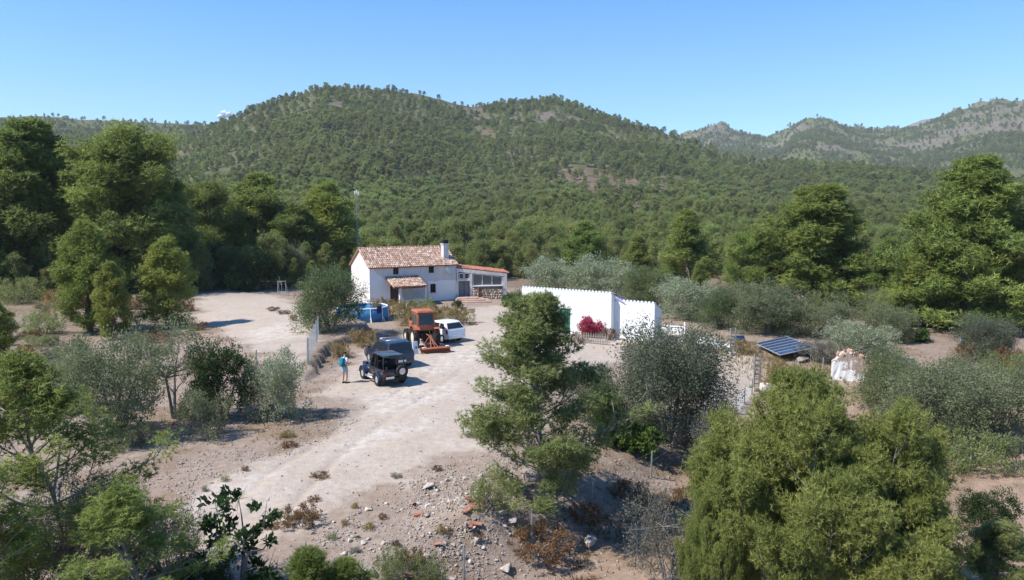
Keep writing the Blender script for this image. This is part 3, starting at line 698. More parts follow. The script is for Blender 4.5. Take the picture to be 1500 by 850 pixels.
rs = random.Random(4)
T = [
 # key, name, px, base, top, width, label
 ('pine_big', 'pine_tree', 185, 425, 193, 190, 'tall round-crowned dark pine behind the two young pines left of the terrace'),
 ('pine_lay', 'pine_tree', 50, 428, 176, 185, 'tallest dark pine at the wood edge beside the round-crowned pine'),
 ('pine_big', 'pine_tree', -45, 432, 190, 190, 'broad dark pine cut off by the edge of the view beside the tallest pine'),
 ('pine_b', 'pine_tree', 118, 415, 250, 100, 'shaded pine standing between the two tallest dark pines'),
 ('pine_b', 'pine_tree', 305, 410, 266, 100, 'dense pine beside the round-crowned tall pine, facing the terrace'),
 ('pine_a', 'pine_tree', 375, 405, 254, 112, 'bright-topped pine behind the dark shrubs of the terrace'),
 ('young', 'pine_tree', 478, 404, 268, 92, 'rounded bright green pine just left of the farmhouse roof'),
 ('pine_a', 'pine_tree', 428, 408, 300, 80, 'smaller pine squeezed between two taller pines near the farmhouse'),
 ('pine_a', 'pine_tree', 250, 420, 262, 85, 'slim pine rising behind the young pine at the terrace edge'),
 ('pine_lay', 'pine_tree', 1410, 482, 232, 190, 'very tall layered pine above the solar panels and olive scrub'),
 ('pine_wide', 'pine_tree', 1192, 455, 272, 165, 'broad yellow-green pine behind the solar panels'),
 ('pine_c', 'pine_tree', 1005, 430, 308, 100, 'dark conical pine behind the silvery olives of the white barn'),
 ('pine_a', 'pine_tree', 1505, 485, 300, 120, 'pine cut off by the edge of the view beside the very tall layered pine'),
 ('pine_b', 'pine_tree', 1100, 448, 338, 90, 'low pine in front of the broad yellow-green pine'),
 ('pine_c', 'pine_tree', 1290, 462, 350, 90, 'pine between the broad pine and the very tall layered pine'),
 ('pine_a', 'pine_tree', 1345, 478, 372, 85, 'low pine leaning into the foot of the very tall layered pine'),
 ('pine_c', 'pine_tree', 930, 424, 345, 66, 'small pointed pine rising out of the silvery olive hedge'),
 ('pine_a', 'pine_tree', 855, 420, 325, 64, 'slim pine behind the white barn and its olive hedge'),
 ('pine_a', 'pine_tree', 720, 405, 352, 60, 'small pine behind the annex roof of the farmhouse'),
 ('pine_c', 'pine_tree', 1020, 450, 385, 40, 'little yellow-green pine between olives right of the barn'),
 ('young', 'pine_tree', 132, 486, 324, 92, 'bright young pine left of the terrace, the taller of two'),
 ('young', 'pine_tree', 246, 482, 348, 70, 'bright young pine at the terrace corner, the smaller of two'),
 ('young', 'pine_tree', 168, 496, 384, 54, 'small bright pine at the foot of the taller young pine'),
 ('young', 'pine_tree', -5, 530, 440, 60, 'low young pine at the edge of the view on the bare bank'),
 ('pine_front', 'pine_tree', 785, 742, 430, 215, 'open-branched pine standing between the yard and the wire fence'),
 ('pine_bush', 'pine_tree', 1192, 905, 553, 355, 'broad bushy yellow-green pine filling the corner outside the fence'),
 ('pine_bush', 'pine_tree', 1052, 905, 705, 110, 'low yellow-green pine bough clump against the broad bushy pine'),
 ('pine_thin', 'pine_tree', 85, 915, 520, 300, 'thin yellowish pine with bare grey trunk below the bank'),
 ('pine_thin', 'pine_tree', 200, 965, 720, 230, 'leaning half-bare pine beside the dark-leaved sapling'),
 ('pine_thin', 'pine_tree', -20, 960, 640, 240, 'sparse pine at the edge of the view behind the bare grey trunk'),
 ('pine_front', 'pine_tree', 1465, 905, 765, 130, 'small pine on the red soil below the dark shrub'),
 ('hedge', 'olive_tree', 402, 612, 512, 90, 'pale green olive bush at the end of the row by the track'),
 ('carob', 'carob_tree', 328, 615, 495, 100, 'dark green dense carob between two olives on the bank'),
 ('olive_thin', 'olive_tree', 255, 612, 462, 130, 'thin airy olive with forked bare trunk on the bank'),
 ('olive_b', 'olive_tree', 170, 640, 486, 160, 'wide grey-green olive behind the thin yellowish pine'),
 ('olive_thin', 'olive_tree', 105, 600, 500, 110, 'small sparse olive on the pale bank'),
 ('olive_g', 'olive_tree', 484, 484, 390, 112, 'large olive shading the blue pool beside the wire fence'),
 ('olive_b', 'olive_tree', 870, 622, 535, 76, 'small light olive between the open pine and the large grey olive'),
 ('olive_d', 'olive_tree', 982, 650, 470, 182, 'large dark grey olive in front of the white barn'),
 ('hedge', 'olive_tree', 815, 440, 376, 100, 'silvery olive behind the left end of the white barn'),
 ('hedge', 'olive_tree', 885, 446, 374, 110, 'silvery olive behind the middle of the white barn'),
 ('olive_g', 'olive_tree', 950, 456, 390, 84, 'silvery olive behind the low end of the white barn'),
 ('hedge', 'olive_tree', 1005, 468, 405, 95, 'silvery olive at the end of the hedge behind the white tarpaulin'),
 ('olive_g', 'olive_tree', 1055, 480, 424, 70, 'grey olive behind the gate posts'),
 ('olive_a', 'olive_tree', 1125, 488, 412, 115, 'wide grey olive directly behind the solar panels'),
 ('olive_b', 'olive_tree', 1195, 492, 440, 100, 'grey olive bush behind the right end of the solar panels'),
 ('hedge', 'olive_tree', 1260, 530, 470, 115, 'domed silvery olive behind the ruined wall'),
 ('olive_b', 'olive_tree', 1300, 500, 445, 80, 'olive bush below the pine behind the ruined wall'),
 ('olive_a', 'olive_tree', 1370, 655, 530, 170, 'spreading grey olive in front of the ruined wall'),
 ('olive_g', 'olive_tree', 1305, 610, 518, 115, 'olive covering the ruined wall'),
 ('olive_d', 'olive_tree', 1445, 530, 462, 85, 'olive on the terrace by the blue-grey post'),
 ('olive_b', 'olive_tree', 1410, 590, 520, 100, 'low olive behind the spreading grey olive'),
]
for key, nm, px, b, tpx, w, lab in T:
    plant(key, nm, px, b, tpx, w, lab, 'tree', 'olive trees' if nm == 'olive_tree' else ('pine trees round the farm' if nm == 'pine_tree' else None))
S = [
 ('grey', 150, 900, 690, 170, 'bare grey twiggy shrub below the thin yellowish pine'),
 ('grey', 250, 880, 740, 110, 'bare grey twiggy shrub beside the dark-leaved sapling'),
 ('grey', 40, 900, 720, 150, 'bare grey twiggy shrub at the edge of the view'),
 ('scrubgreen', 175, 760, 690, 80, 'green scrub on the bank below the wide olive'),
 ('shrub', 192, 655, 605, 66, 'grey-green shrub under the wide olive on the bank'),
 ('shrub', 300, 640, 565, 80, 'drooping grey shrub at the foot of the carob'),
 ('carob', 375, 425, 362, 70, 'dark glossy shrub at the back edge of the terrace'),
 ('green', 352, 425, 385, 45, 'bright green shrub in front of the glossy shrub on the terrace'),
 ('olive_b', 420, 418, 355, 60, 'grey shrub beside the metal frame'),
 ('carob', 322, 418, 350, 60, 'dark shrub under the dense pine by the terrace'),
 ('shrub', 200, 405, 352, 60, 'grey shrub behind the young pines'),
 ('scrubgreen', 65, 490, 455, 60, 'low green scrub on the bare bank beside the young pine'),
 ('scrubgreen', 30, 445, 405, 70, 'low green scrub under the tallest pine'),
 ('dry', 95, 450, 420, 70, 'dry yellowish scrub under the pines on the bank'),
 ('carob', 595, 372, 346, 70, 'grey shrub showing over the farmhouse ridge'),
 ('sapling', 352, 872, 718, 145, 'dark-leaved sapling at the lower end of the track'),
 ('carob', 300, 900, 800, 90, 'dark leafy bush below the sapling'),
 ('broom', 455, 895, 800, 90, 'upright yellow-green broom below the track'),
 ('broom', 505, 890, 815, 70, 'smaller yellow-green broom beside the upright broom'),
 ('rust', 440, 770, 742, 70, 'rust-brown dry clump on the track verge'),
 ('scrubgreen', 572, 850, 800, 46, 'green scrub at the foot of the rubble heap'),
 ('scrubgreen', 625, 860, 812, 60, 'dark green scrub among the broken tiles'),
 ('rust', 600, 835, 805, 50, 'brown dry clump between the green scrub and rubble'),
 ('grey', 1055, 725, 612, 90, 'bare grey shrub against the broad bushy pine'),
 ('grey', 980, 870, 715, 130, 'grey twiggy shrub on the path outside the fence'),
 ('grey', 1018, 660, 622, 46, 'grey shrub hiding the far fence post'),
 ('green', 940, 665, 622, 76, 'bright green vine under the large grey olive'),
 ('green', 905, 655, 625, 50, 'green vine beside the foot of the open pine'),
 ('carob', 890, 650, 560, 60, 'dark shrub between the open pine and the large olive'),
 ('rust', 785, 812, 770, 100, 'brown dry scrub along the wire fence'),
 ('rust', 860, 765, 740, 70, 'brown dry scrub beside the path outside the fence'),
 ('rust', 920, 735, 705, 60, 'brown dry scrub near the far fence posts'),
 ('scrubgreen', 720, 745, 700, 70, 'low scrub at the foot of the open pine'),
 ('dry', 600, 474, 440, 62, 'tall dry yellow scrub in front of the porch'),
 ('dry', 642, 478, 446, 62, 'dry yellow scrub in front of the farmhouse wall'),
 ('dry', 676, 474, 449, 44, 'dry yellow scrub at the corner of the brick steps'),
 ('dry', 562, 464, 436, 44, 'dry scrub between the pool and the porch'),
 ('scrubgreen', 618, 462, 436, 44, 'green weeds growing through the dry scrub'),
 ('carob', 670, 452, 438, 18, 'dark green bush against the farmhouse corner'),
 ('dry', 533, 508, 482, 46, 'golden dry bush behind the dark blue car'),
 ('dry', 498, 524, 500, 34, 'small dry bush under the bank near the person'),
 ('carob', 752, 450, 425, 32, 'green bush between the annex and the white barn'),
 ('green', 745, 448, 432, 26, 'small green bush at the annex corner'),
 ('mag', 868, 494, 464, 40, 'magenta bougainvillea behind the picket fence'),
 ('mag', 946, 490, 452, 15, 'thin reddish bougainvillea on the low barn wall'),
 ('rust', 893, 498, 480, 26, 'brown potted plants beside the barn corner'),
 ('rust', 852, 500, 486, 30, 'brown flowering plants at the picket fence'),
 ('olive_b', 1465, 645, 540, 130, 'tangled olive-green scrub at the edge of the view'),
 ('scrubgreen', 1420, 690, 630, 110, 'low green scrub on the slope edge'),
 ('scrubgreen', 1480, 560, 515, 90, 'green scrub on the terrace by the rusty bush'),
 ('rust', 1475, 545, 508, 50, 'rusty brown bush on the terrace'),
 ('rust', 1415, 528, 502, 36, 'rusty low bush beside the blue-grey post'),
 ('green', 1340, 500, 480, 50, 'bright green shrub below the very tall layered pine'),
 ('carob', 1445, 795, 712, 86, 'dark green rounded shrub on red soil'),
 ('grey', 1410, 660, 610, 90, 'bare grey branches under the spreading olive'),
 ('grey', 1195, 530, 492, 60, 'grey dry shrub between the panels and the ruined wall'),
 ('dry', 1090, 518, 497, 40, 'dry grass clump beside the gate posts'),
 ('dry', 1140, 560, 528, 50, 'dry grass clump behind the bushy pine top'),
 ('shrub', 1240, 500, 470, 60, 'grey shrub by the olive dome'),
 ('rust', 230, 500, 485, 60, 'brown dry clump under the small young pine'),
 ('scrubgreen', 1320, 700, 640, 90, 'scrub between the bushy pine and the spreading olive'),
 ('shrub', 1500, 690, 640, 80, 'scrub at the edge of the view above red soil'),
]
for key, px, b, tpx, w, lab in S:
    plant(key, 'shrub', px, b, tpx, w, lab, 'shrub', 'shrubs round the farm', wood='stem', crown='foliage')
for i in range(34):
    px = rs.uniform(-10, 300); b = rs.uniform(445, 560)
    plant(rs.choice(['rust', 'dry', 'scrubgreen', 'shrub', 'rust']), 'shrub', px, b, b - rs.uniform(8, 20), rs.uniform(20, 50), 'low dry clump on the pale bank below the tall pines', 'shrub', 'low clumps on the pale bank', wood='stem', crown='foliage')
WEED = [(470, 700), (520, 745), (560, 760), (690, 640), (740, 640), (395, 600), (420, 640), (360, 690), (300, 720), (330, 705), (425, 655), (540, 775), (640, 690), (580, 700), (430, 760), (400, 775), (505, 770), (460, 735), (720, 700), (760, 780), (700, 790), (650, 780), (580, 800), (520, 810), (485, 790), (400, 455), (430, 470), (415, 460)]
for i, (px, b) in enumerate(WEED):
    plant(['rust', 'dry', 'rust', 'grey', 'scrubgreen'][i % 5], 'weed_clump', px, b, b - rs.uniform(5, 10), rs.uniform(12, 30), 'small dry weed clump on the stony ground beside the track', 'weed', 'weed clumps beside the track', wood='stem', crown='foliage')
# more olives and shrubs fill the strip below the right-hand pines
for i in range(30):
    px = rs.uniform(1040, 1500); b = rs.uniform(442, 478)
    plant(rs.choice(['olive_g', 'shrub', 'scrubgreen', 'carob', 'olive_a', 'green', 'scrubgreen']), 'shrub', px, b, b - rs.uniform(16, 52), rs.uniform(35, 75), 'green scrub below the pines behind the solar panels', 'shrub', 'scrub below the right-hand pines', wood='stem', crown='foliage')
for i in range(16):
    px = rs.uniform(-10, 300); b = rs.uniform(405, 428)
    plant(rs.choice(['shrub', 'scrubgreen', 'olive_b', 'carob']), 'shrub', px, b, b - rs.uniform(18, 40), rs.uniform(40, 80), 'dark scrub in the shade under the tall pines', 'shrub', 'scrub under the tall pines', wood='stem', crown='foliage')
for i in range(40):
    px = rs.uniform(-40, 1540); b = rs.uniform(388, 408)
    if 500 < px < 800: b = 382
    plant(rs.choice(['shrub', 'scrubgreen', 'olive_b', 'carob']), 'shrub', px, b, b - rs.uniform(14, 30), rs.uniform(30, 70), 'low scrub along the edge of the pine wood', 'shrub', 'scrub along the wood edge', wood='stem', crown='foliage')

# ------------------------------------------------------------------ dry grass, gravel, stones, broken tiles
rng = np.random.default_rng(77)
def ground_pts(n, x0, x1, y0, y1, fn):
    X = rng.uniform(x0, x1, n); Y = rng.uniform(y0, y1, n); k = rng.random(n) < fn(X, Y); X, Y = X[k], Y[k]
    return np.stack([X, Y, height(X, Y)], 1)
def dryf(X, Y):
    tr, wh = masks(X, Y); d = fbm(X / 2.2, Y / 2.2, 4, 111); fdv = poly_sd(X, Y, FENCE)
    near_f = np.exp(-((fdv - .3) / 1.1) ** 2) * (Y < 34)
    return np.clip(sstep(.5, .62, d) * (1 - tr) * .5 + near_f * .8 * (1 - tr) + .03 * (1 - tr), 0, 1)
C = ground_pts(26000, -30, 34, 15, 62, dryf)
V, rv = tufts(C, np.tile([0, 0, 1.0], (len(C), 1)), 5, .22, .02, .55, rng, rng.uniform(0, 1, len(C)))
o = obj('dry_grass', fmesh('dry_grass', V, rv), M_RUST); tag(o, 'short brown dry grass on the banks and along the fence', 'grass', kind='stuff')
C = ground_pts(9000, -8, 26, 40, 52, lambda X, Y: (np.exp(-((X - 16.5) / 5.0) ** 2 - ((Y - 45) / 4.0) ** 2) + np.exp(-((X + 17) / 3.0) ** 2 - ((Y - 46) / 6.0) ** 2)) * .9)
V, rv = tufts(C, np.tile([0, 0, 1.0], (len(C), 1)), 5, .32, .025, .45, rng, rng.uniform(0, 1, len(C)))
o = obj('straw_grass', fmesh('straw_grass', V, rv), M_DRY); tag(o, 'straw-coloured grass round the solar panels', 'grass', kind='stuff')
C = ground_pts(60000, -4, 13, 15.5, 36, lambda X, Y: np.exp(-((poly_sd(X, Y, FENCE) - .7) / .75) ** 2) * sstep(.4, .58, fbm(X / 1.1, Y / 1.1, 3, 131)) * .8)
V, rv = tufts(C, np.tile([0, 0, 1.0], (len(C), 1)), 5, .17, .02, .7, rng, rng.uniform(0, 1, len(C)))
o = obj('fence_grass', fmesh('fence_grass', V, rv), M_RUST); tag(o, 'matted brown dead grass along the outside of the wire fence', 'grass', kind='stuff'); print('fence grass', len(C))
M_STONE = NT('limestone').set(.9, 0, .2); t = M_STONE
oi = t.n('ShaderNodeObjectInfo'); cc = t.ramp(t.noise(5, 5, .6, t.pos()), [(.3, (.30, .25, .205)), (.55, (.42, .365, .315)), (.75, (.56, .51, .455))])
hs = t.n('ShaderNodeHueSaturation'); t.l(cc, hs.inputs['Color']); t.l(t.ramp(oi.outputs['Random'], [(0, .75), (1, 1.2)]), hs.inputs['Value']); t.col(hs.outputs[0]); t.bump(t.noise(9, 5, .6, t.pos()), .6, .03)
M_STONE = t.m
def stone_mesh(seed, sub=1):
    r_ = np.random.default_rng(seed); bm = BM()
    for c_ in unit(r_.normal(size=(12 if sub > 1 else 8, 3))) * r_.uniform(.42, .6, (12 if sub > 1 else 8, 1)) * (r_.uniform(.6, 1.15, 3) * np.array([1.1, 1, .75])): bm.verts.new(c_)
    res = bmesh.ops.convex_hull(bm, input=bm.verts[:])
    bmesh.ops.delete(bm, geom=[e for e in res['geom_interior'] if isinstance(e, bmesh.types.BMVert)], context='VERTS')
    if sub > 1: bevel(bm, .03, 1)
    for f in bm.faces: f.smooth = False
    bmesh.ops.triangulate(bm, faces=bm.faces[:])
    me = bpy.data.meshes.new('stone'); bm.to_mesh(me); bm.free(); me.materials.append(M_STONE); return me
SM = [stone_mesh(500 + i, 2) for i in range(9)]
# small stones: one gravel sheet
sv = []
for i in range(5):
    me = stone_mesh(540 + i, 1); a = np.empty(len(me.vertices) * 3, np.float32); me.vertices.foreach_get('co', a)
    fidx = np.array([p_.vertices[:] for p_ in me.polygons]); sv.append((a.reshape(-1, 3), fidx))
def gravel(name, C, S, label):
    VV = []; FF = []; base = 0
    for c_, s_ in zip(C, S):
        v_, f_ = sv[rng.integers(0, 5)]; a = rng.uniform(0, 6.28); ca, sa = math.cos(a), math.sin(a)
        q = v_ @ np.array([[ca, sa, 0], [-sa, ca, 0], [0, 0, 1]]) * s_ + c_ + np.array([0, 0, s_ * .1])
        VV.append(q); FF.append(f_ + base); base += len(v_)
    o = obj(name, npmesh(name, np.concatenate(VV), np.concatenate(FF)), M_STONE); tag(o, label, 'gravel', kind='stuff')
RUB = wpoly([(420, 850), (440, 790), (520, 745), (620, 692), (745, 660), (785, 700), (770, 765), (715, 810), (650, 860)]); RUBC = wpoly([(585, 800), (600, 735), (650, 700), (740, 690), (770, 740), (700, 800), (640, 815)])
LBANK = wpoly([(200, 720), (300, 660), (440, 605), (560, 588), (470, 652), (330, 705), (235, 745)])
def rubf(X, Y):
    tr, wh = masks(X, Y); j = (fbm(X / .8, Y / .8, 3, 19) - .5) * 1.6; cl_ = sstep(.42, .6, fbm(X / .6, Y / .6, 3, 23))
    verge = np.exp(-((poly_sd(X, Y, FENCE) + .3) / 1.3) ** 2) * (Y < 36) * .2
    return np.clip(pip(X + j, Y + j, RUBC) * .75 + pip(X + j, Y + j, RUB) * (.16 + .6 * cl_) + pip(X + j, Y + j, LBANK) * .35 * cl_ + verge + .012 + .05 * (1 - tr) * cl_, 0, 1)
C = ground_pts(140000, -16, 16, 15.5, 44, rubf)
gravel('loose_gravel', C, rng.uniform(.035, .075, len(C)) * rng.choice([1, 1, 1, 1.5, 2.0], len(C)), 'loose pale pebbles on the track verge and rubble heap')
print('gravel', len(C))
C = ground_pts(4000, -7, 4, 16, 25, lambda X, Y: pip(X, Y, RUBC) * .5 + pip(X, Y, RUB) * .14)
for i in range(min(280, len(C))):
    s_ = float(rng.choice([.08, .12, .16, .22], p=[.35, .35, .22, .08])) * float(rng.uniform(.8, 1.2))
    o = obj('stone', SM[i % 9]); o.location = C[i] + np.array([0, 0, s_ * .12]); o.scale = (s_ * 1.2, s_ * 1.2, s_ * 1.1); o.rotation_euler = (rng.uniform(-.4, .4), rng.uniform(-.4, .4), rng.uniform(0, 6.28))
    tag(o, 'fist-sized pale limestone chip on the rubble heap below the track' if s_ < .125 else 'head-sized pale limestone lump on the rubble heap below the track', 'stone', 'stones of the rubble heap')
def stone(px, py, s, label, flat=.8):
    g = G(px, py); o = obj('stone', SM[int(px) % 9]); o.location = g + Vector((0, 0, s * .2)); o.scale = (s * 1.25, s * 1.1, s * flat); o.rotation_euler = (.1, -.1, px % 6.28); tag(o, label, 'stone')
for px, py, s, lab in [(628, 716, .5, 'largest white stone on top of the rubble heap'), (865, 798, .62, 'flat pale slab beside the path outside the fence'), (536, 838, .5, 'pale boulder below the green scrub at the heap foot'), (742, 838, .55, 'pale block at the bottom of the path'),
                       (735, 755, .4, 'grey block at the right end of the rubble heap'), (752, 765, .42, 'second grey block at the right end of the rubble heap'), (1122, 575, 1.3, 'large reddish slab against the ladder-like gate post'), (1166, 548, .9, 'tilted pale slab in the dry grass behind the bushy pine'), (265, 680, .3, 'lone white stone on the gravel bank above the track'),
                       (430, 620, .28, 'pale stone at the foot of the end olive'), (1175, 530, .8, 'flat grey slab in front of the solar panels'), (190, 470, .5, 'pale rock under the young pines')]:
    stone(px, py, s, lab, .55)
M_TERRA = plain('broken_terracotta', (.36, .165, .11), .9, var=.35, scale=8, bump=.3)
bm = BM()
for i in range(6):
    a0, a1 = math.pi * i / 6, math.pi * (i + 1) / 6
    q = [Vector((x_, math.cos(a) * .09, math.sin(a) * .07)) for a, x_ in ((a0, -.2), (a0, .2), (a1, .17), (a1, -.2))]
    q2 = [Vector((x_, math.cos(a) * .075, math.sin(a) * .055)) for a, x_ in ((a0, -.2), (a0, .2), (a1, .17), (a1, -.2))]
    bm.faces.new([bm.verts.new(v) for v in q]); bm.faces.new([bm.verts.new(v) for v in q2[::-1]])
tile_me = bpy.data.meshes.new('tile'); bm.to_mesh(tile_me); bm.free(); tile_me.materials.append(M_TERRA)
for px, py, s, rz in [(688, 735, 1.1, .3), (694, 746, 1.25, -.2), (684, 752, 1.0, .9), (697, 772, 1.2, .1), (690, 778, 1.0, 1.2), (612, 756, 1.0, .5), (606, 741, .8, 2.0), (601, 848, 1.2, .4), (617, 824, .9, 1.9), (706, 745, .9, 1.4), (640, 800, .8, .2)]:
    g = G(px, py); o = obj('broken_tile', tile_me); o.location = g + Vector((0, 0, .05)); o.scale = (s * .78, s, s * .8); o.rotation_euler = (.3 * math.sin(px), .3 * math.cos(py), rz)
    tag(o, 'broken orange roof tile lying on the rubble heap', 'tile', 'broken tiles on the rubble heap')

# ------------------------------------------------------------------ building materials
def plaster(name, base, stain, patch=None, patch_fn=None):
    t = NT(name).set(.9, 0, .15)
    p = t.pos(obj=True); n = t.noise(1.3, 6, .65, p); n2 = t.noise(7, 5, .6, p); n3 = t.noise(2.2, 5, .6, t.pos((1, 1, .25), obj=True))
    c = t.mix(t.ramp(n, [(.42, 0.0), (.62, .8)]), base, stain)
    c = t.mix(t.ramp(n3, [(.52, 0.0), (.7, .45)]), c, tuple(x * .72 for x in stain))
    if patch: c = patch_fn(t, c, n2)
    t.col(c); t.bump(n2, .35, .02); MATS[name] = t.m; return t.m
def tile_mat(name, stops):
    t = NT(name).set(.85, 0, .2)
    c = t.ramp(t.attr('rnd'), [(i / (len(stops) - 1), s) for i, s in enumerate(stops)])
    n = t.noise(3.0, 5, .65, t.pos(obj=True)); c = t.mix(t.ramp(n, [(.5, 0.0), (.7, .55)]), c, (.20, .15, .12))
    t.col(c); t.bump(t.noise(18, 4, .6, t.pos(obj=True)), .4, .02); return t.m
M_TILE = tile_mat('clay_roof_tiles', [(.24, .145, .105), (.35, .215, .155), (.42, .275, .205), (.49, .36, .285), (.56, .46, .385)])
def barrel_tiles(w, ln, pitch, row, rng, lift=.0):
    """half-round tiles over a slope: local x across, local y down the slope from 0 to ln"""
    VV = []; RV = []; n = 5
    cols = int(w / pitch); rows = int(math.ceil(ln / row))
    for i in range(cols):
        for j in range(rows):
            x0 = (i + .5) * w / cols + rng.normal() * .012; y0 = j * row - .03; y1 = min(ln + .05, y0 + row + .06) + rng.normal() * .015
            z = lift + rng.normal() * .008; rr = w / cols * .54; rv_ = float(np.clip(rng.normal(.5, .25), 0, 1))
            for k in range(n):
                a0, a1 = math.pi * k / n, math.pi * (k + 1) / n
                def pt(a, y, up): return (x0 - math.cos(a) * rr * (1.0 if up else .9), y, z + math.sin(a) * rr * .75 + (0.0 if not up else .035))
                q = [pt(a0, y0, False), pt(a1, y0, False), pt(a1, y1, True), pt(a0, y1, True)]
                VV += q; RV.append(rv_)
            # open tile end seen at the eave
            if j == rows - 1:
                q = [(x0 - rr, y1, z), (x0 - rr * .5, y1, z + rr * .65 + .02), (x0 + rr * .5, y1, z + rr * .65 + .02), (x0 + rr, y1, z)]; VV += q; RV.append(0.0)
    V = np.array(VV); return npmesh('tiles', V, np.arange(len(V)).reshape(-1, 4), rnd=np.array(RV))
def wall_holes(w, h, holes, depth=.28, shape=None):
    """wall in the local x-z plane facing -y, with recessed openings (x0,x1,z0,z1)"""
    bm = BM()
    xs = sorted({0.0, w, *[a for q in holes for a in q[:2]]}); zs = sorted({-.5, h, *[a for q in holes for a in q[2:]]})
    inh = lambda cx, cz: any(a < cx < b and c < cz < d for a, b, c, d in holes)
    def quad(*p_): bm.faces.new([bm.verts.new(v) for v in p_])
    for i in range(len(xs) - 1):
        for k in range(len(zs) - 1):
            a, b, c, d = xs[i], xs[i + 1], zs[k], zs[k + 1]
            if inh((a + b) / 2, (c + d) / 2): continue
            quad((a, 0, c), (b, 0, c), (b, 0, d), (a, 0, d)); quad((a, depth, c), (a, depth, d), (b, depth, d), (b, depth, c))
    for a, b, c, d in holes:
        quad((a, 0, c), (a, 0, d), (a, depth, d), (a, depth, c)); quad((b, 0, c), (b, depth, c), (b, depth, d), (b, 0, d))
        quad((a, 0, d), (b, 0, d), (b, depth, d), (a, depth, d)); quad((a, 0, c), (a, depth, c), (b, depth, c), (b, 0, c))
    quad((0, 0, h), (w, 0, h), (w, depth, h), (0, depth, h)); quad((0, 0, -.5), (0, depth, -.5), (0, depth, h), (0, 0, h)); quad((w, 0, -.5), (w, 0, h), (w, depth, h), (w, depth, -.5))
    return bm
M_GLASS = plain('dark_window_glass', (.015, .018, .022), .08, spec=.5, var=.1)
M_WHITEP = plain('white_paint', (.78, .78, .77), .6, var=.05)
M_BLACK = plain('black_rubber', (.018, .018, .019), .75, var=.2)
M_WOODD = plain('dark_wood', (.09, .06, .045), .8, var=.3)
M_WOODG = plain('weathered_wood', (.26, .225, .19), .85, var=.3, scale=10)
M_STEEL = plain('galvanised_steel', (.33, .35, .37), .55, .4, var=.15)
M_RUSTY = plain('rusty_metal', (.30, .13, .07), .8, .1, var=.3, scale=8)

# ------------------------------------------------------------------ farmhouse
A0 = Vector((-14.4, 73.6)); A1 = Vector((-6.0, 78.8)); UL = (A1 - A0).length; ang = math.atan2(A1.y - A0.y, A1.x - A0.x)
zb = hz((A0.x + A1.x) / 2, (A0.y + A1.y) / 2)
house = empty('farmhouse', (A0.x, A0.y, zb), ang, 'old whitewashed two-storey farmhouse with clay tile roof', 'house')
EAVE, RIDGE, HALF = 3.95, 5.66, 2.7
def patch_front(t, c, n2):
    tc = t.n('ShaderNodeTexCoord').outputs['Object']; sx = t.n('ShaderNodeSeparateXYZ'); t.l(tc, sx.inputs[0])
    X, Z = sx.outputs[0], sx.outputs[2]
    wob = t.math('MULTIPLY', t.math('SUBTRACT', t.noise(.8, 4, .6, t.pos(obj=True)), .5), 1.6)
    left = t.math('MULTIPLY', t.math('LESS_THAN', t.math('ADD', Z, wob), t.math('SUBTRACT', 4.1, t.math('MULTIPLY', X, .95))), 1.0)
    right = t.math('MULTIPLY', t.math('GREATER_THAN', X, 6.55), t.math('LESS_THAN', t.math('ADD', Z, t.math('MULTIPLY', wob, .35)), 2.15))
    low = t.math('LESS_THAN', t.math('ADD', Z, wob), 1.15)
    m = t.math('MAXIMUM', t.math('MAXIMUM', left, right), t.math('MULTIPLY', low, t.math('LESS_THAN', X, 2.0)))
    chip = t.ramp(n2, [(.30, .35), (.42, 1.0)])
    return t.mix(t.math('MULTIPLY', m, chip), c, (.80, .79, .77))
M_FRONT = plaster('grey_render', (.64, .625, .61), (.56, .535, .515), True, patch_front)
M_WHITEW = plaster('old_whitewash', (.72, .70, .68), (.56, .50, .45))
def u_of(px, py, h_=None):   # along-wall coordinate of a sight line
    d = ray(px, py); D = Vector((d[0], d[1])); N = Vector((A1.y - A0.y, -(A1.x - A0.x))).normalized(); s_ = A0.dot(N) / D.dot(N)
    q = D * s_; return (q - A0).dot((A1 - A0).normalized()), CAM_Z + d[2] * s_ - zb
holes = []
for px, py, w_, h_ in [(580, 397, .62, .74), (632, 394.5, .62, .78), (634.5, 422.5, .66, .95)]:
    u, z_ = u_of(px, py); holes.append((u - w_ / 2, u + w_ / 2, z_ - h_ / 2, z_ + h_ / 2))
ud, zd = u_of(573, 430); holes.append((ud - .1, ud + .85, -.4, 1.9))
fw = obj('front_wall', wall_holes(UL, EAVE - .02, holes), M_FRONT, house)
DEP = 2 * HALF
prof = [(0, -.5), (DEP, -.5), (DEP, EAVE - .05), (HALF, RIDGE - .12), (0, EAVE - .05)]
for x0, x1 in ((0.0, .3), (UL - .3, UL)):
    bm = BM()
    a = [bm.verts.new((x0 + .004 if x0 == 0 else x0, y_ + (.29 if y_ == 0 else 0), z_)) for y_, z_ in prof]; b = [bm.verts.new((x1 - (.004 if x1 == UL else 0), y_ + (.29 if y_ == 0 else 0), z_)) for y_, z_ in prof]
    bm.faces.new(a[::-1]); bm.faces.new(b)
    for i in range(5): bm.faces.new((a[i], a[(i + 1) % 5], b[(i + 1) % 5], b[i]))
    bmesh.ops.recalc_face_normals(bm, faces=bm.faces[:])
    obj('gable_wall', bm, M_WHITEW, house)
boxobj('back_wall', (UL / 2, DEP - .15, EAVE / 2 - .3), (UL - .62, .28, EAVE + .4), M_WHITEW, house)
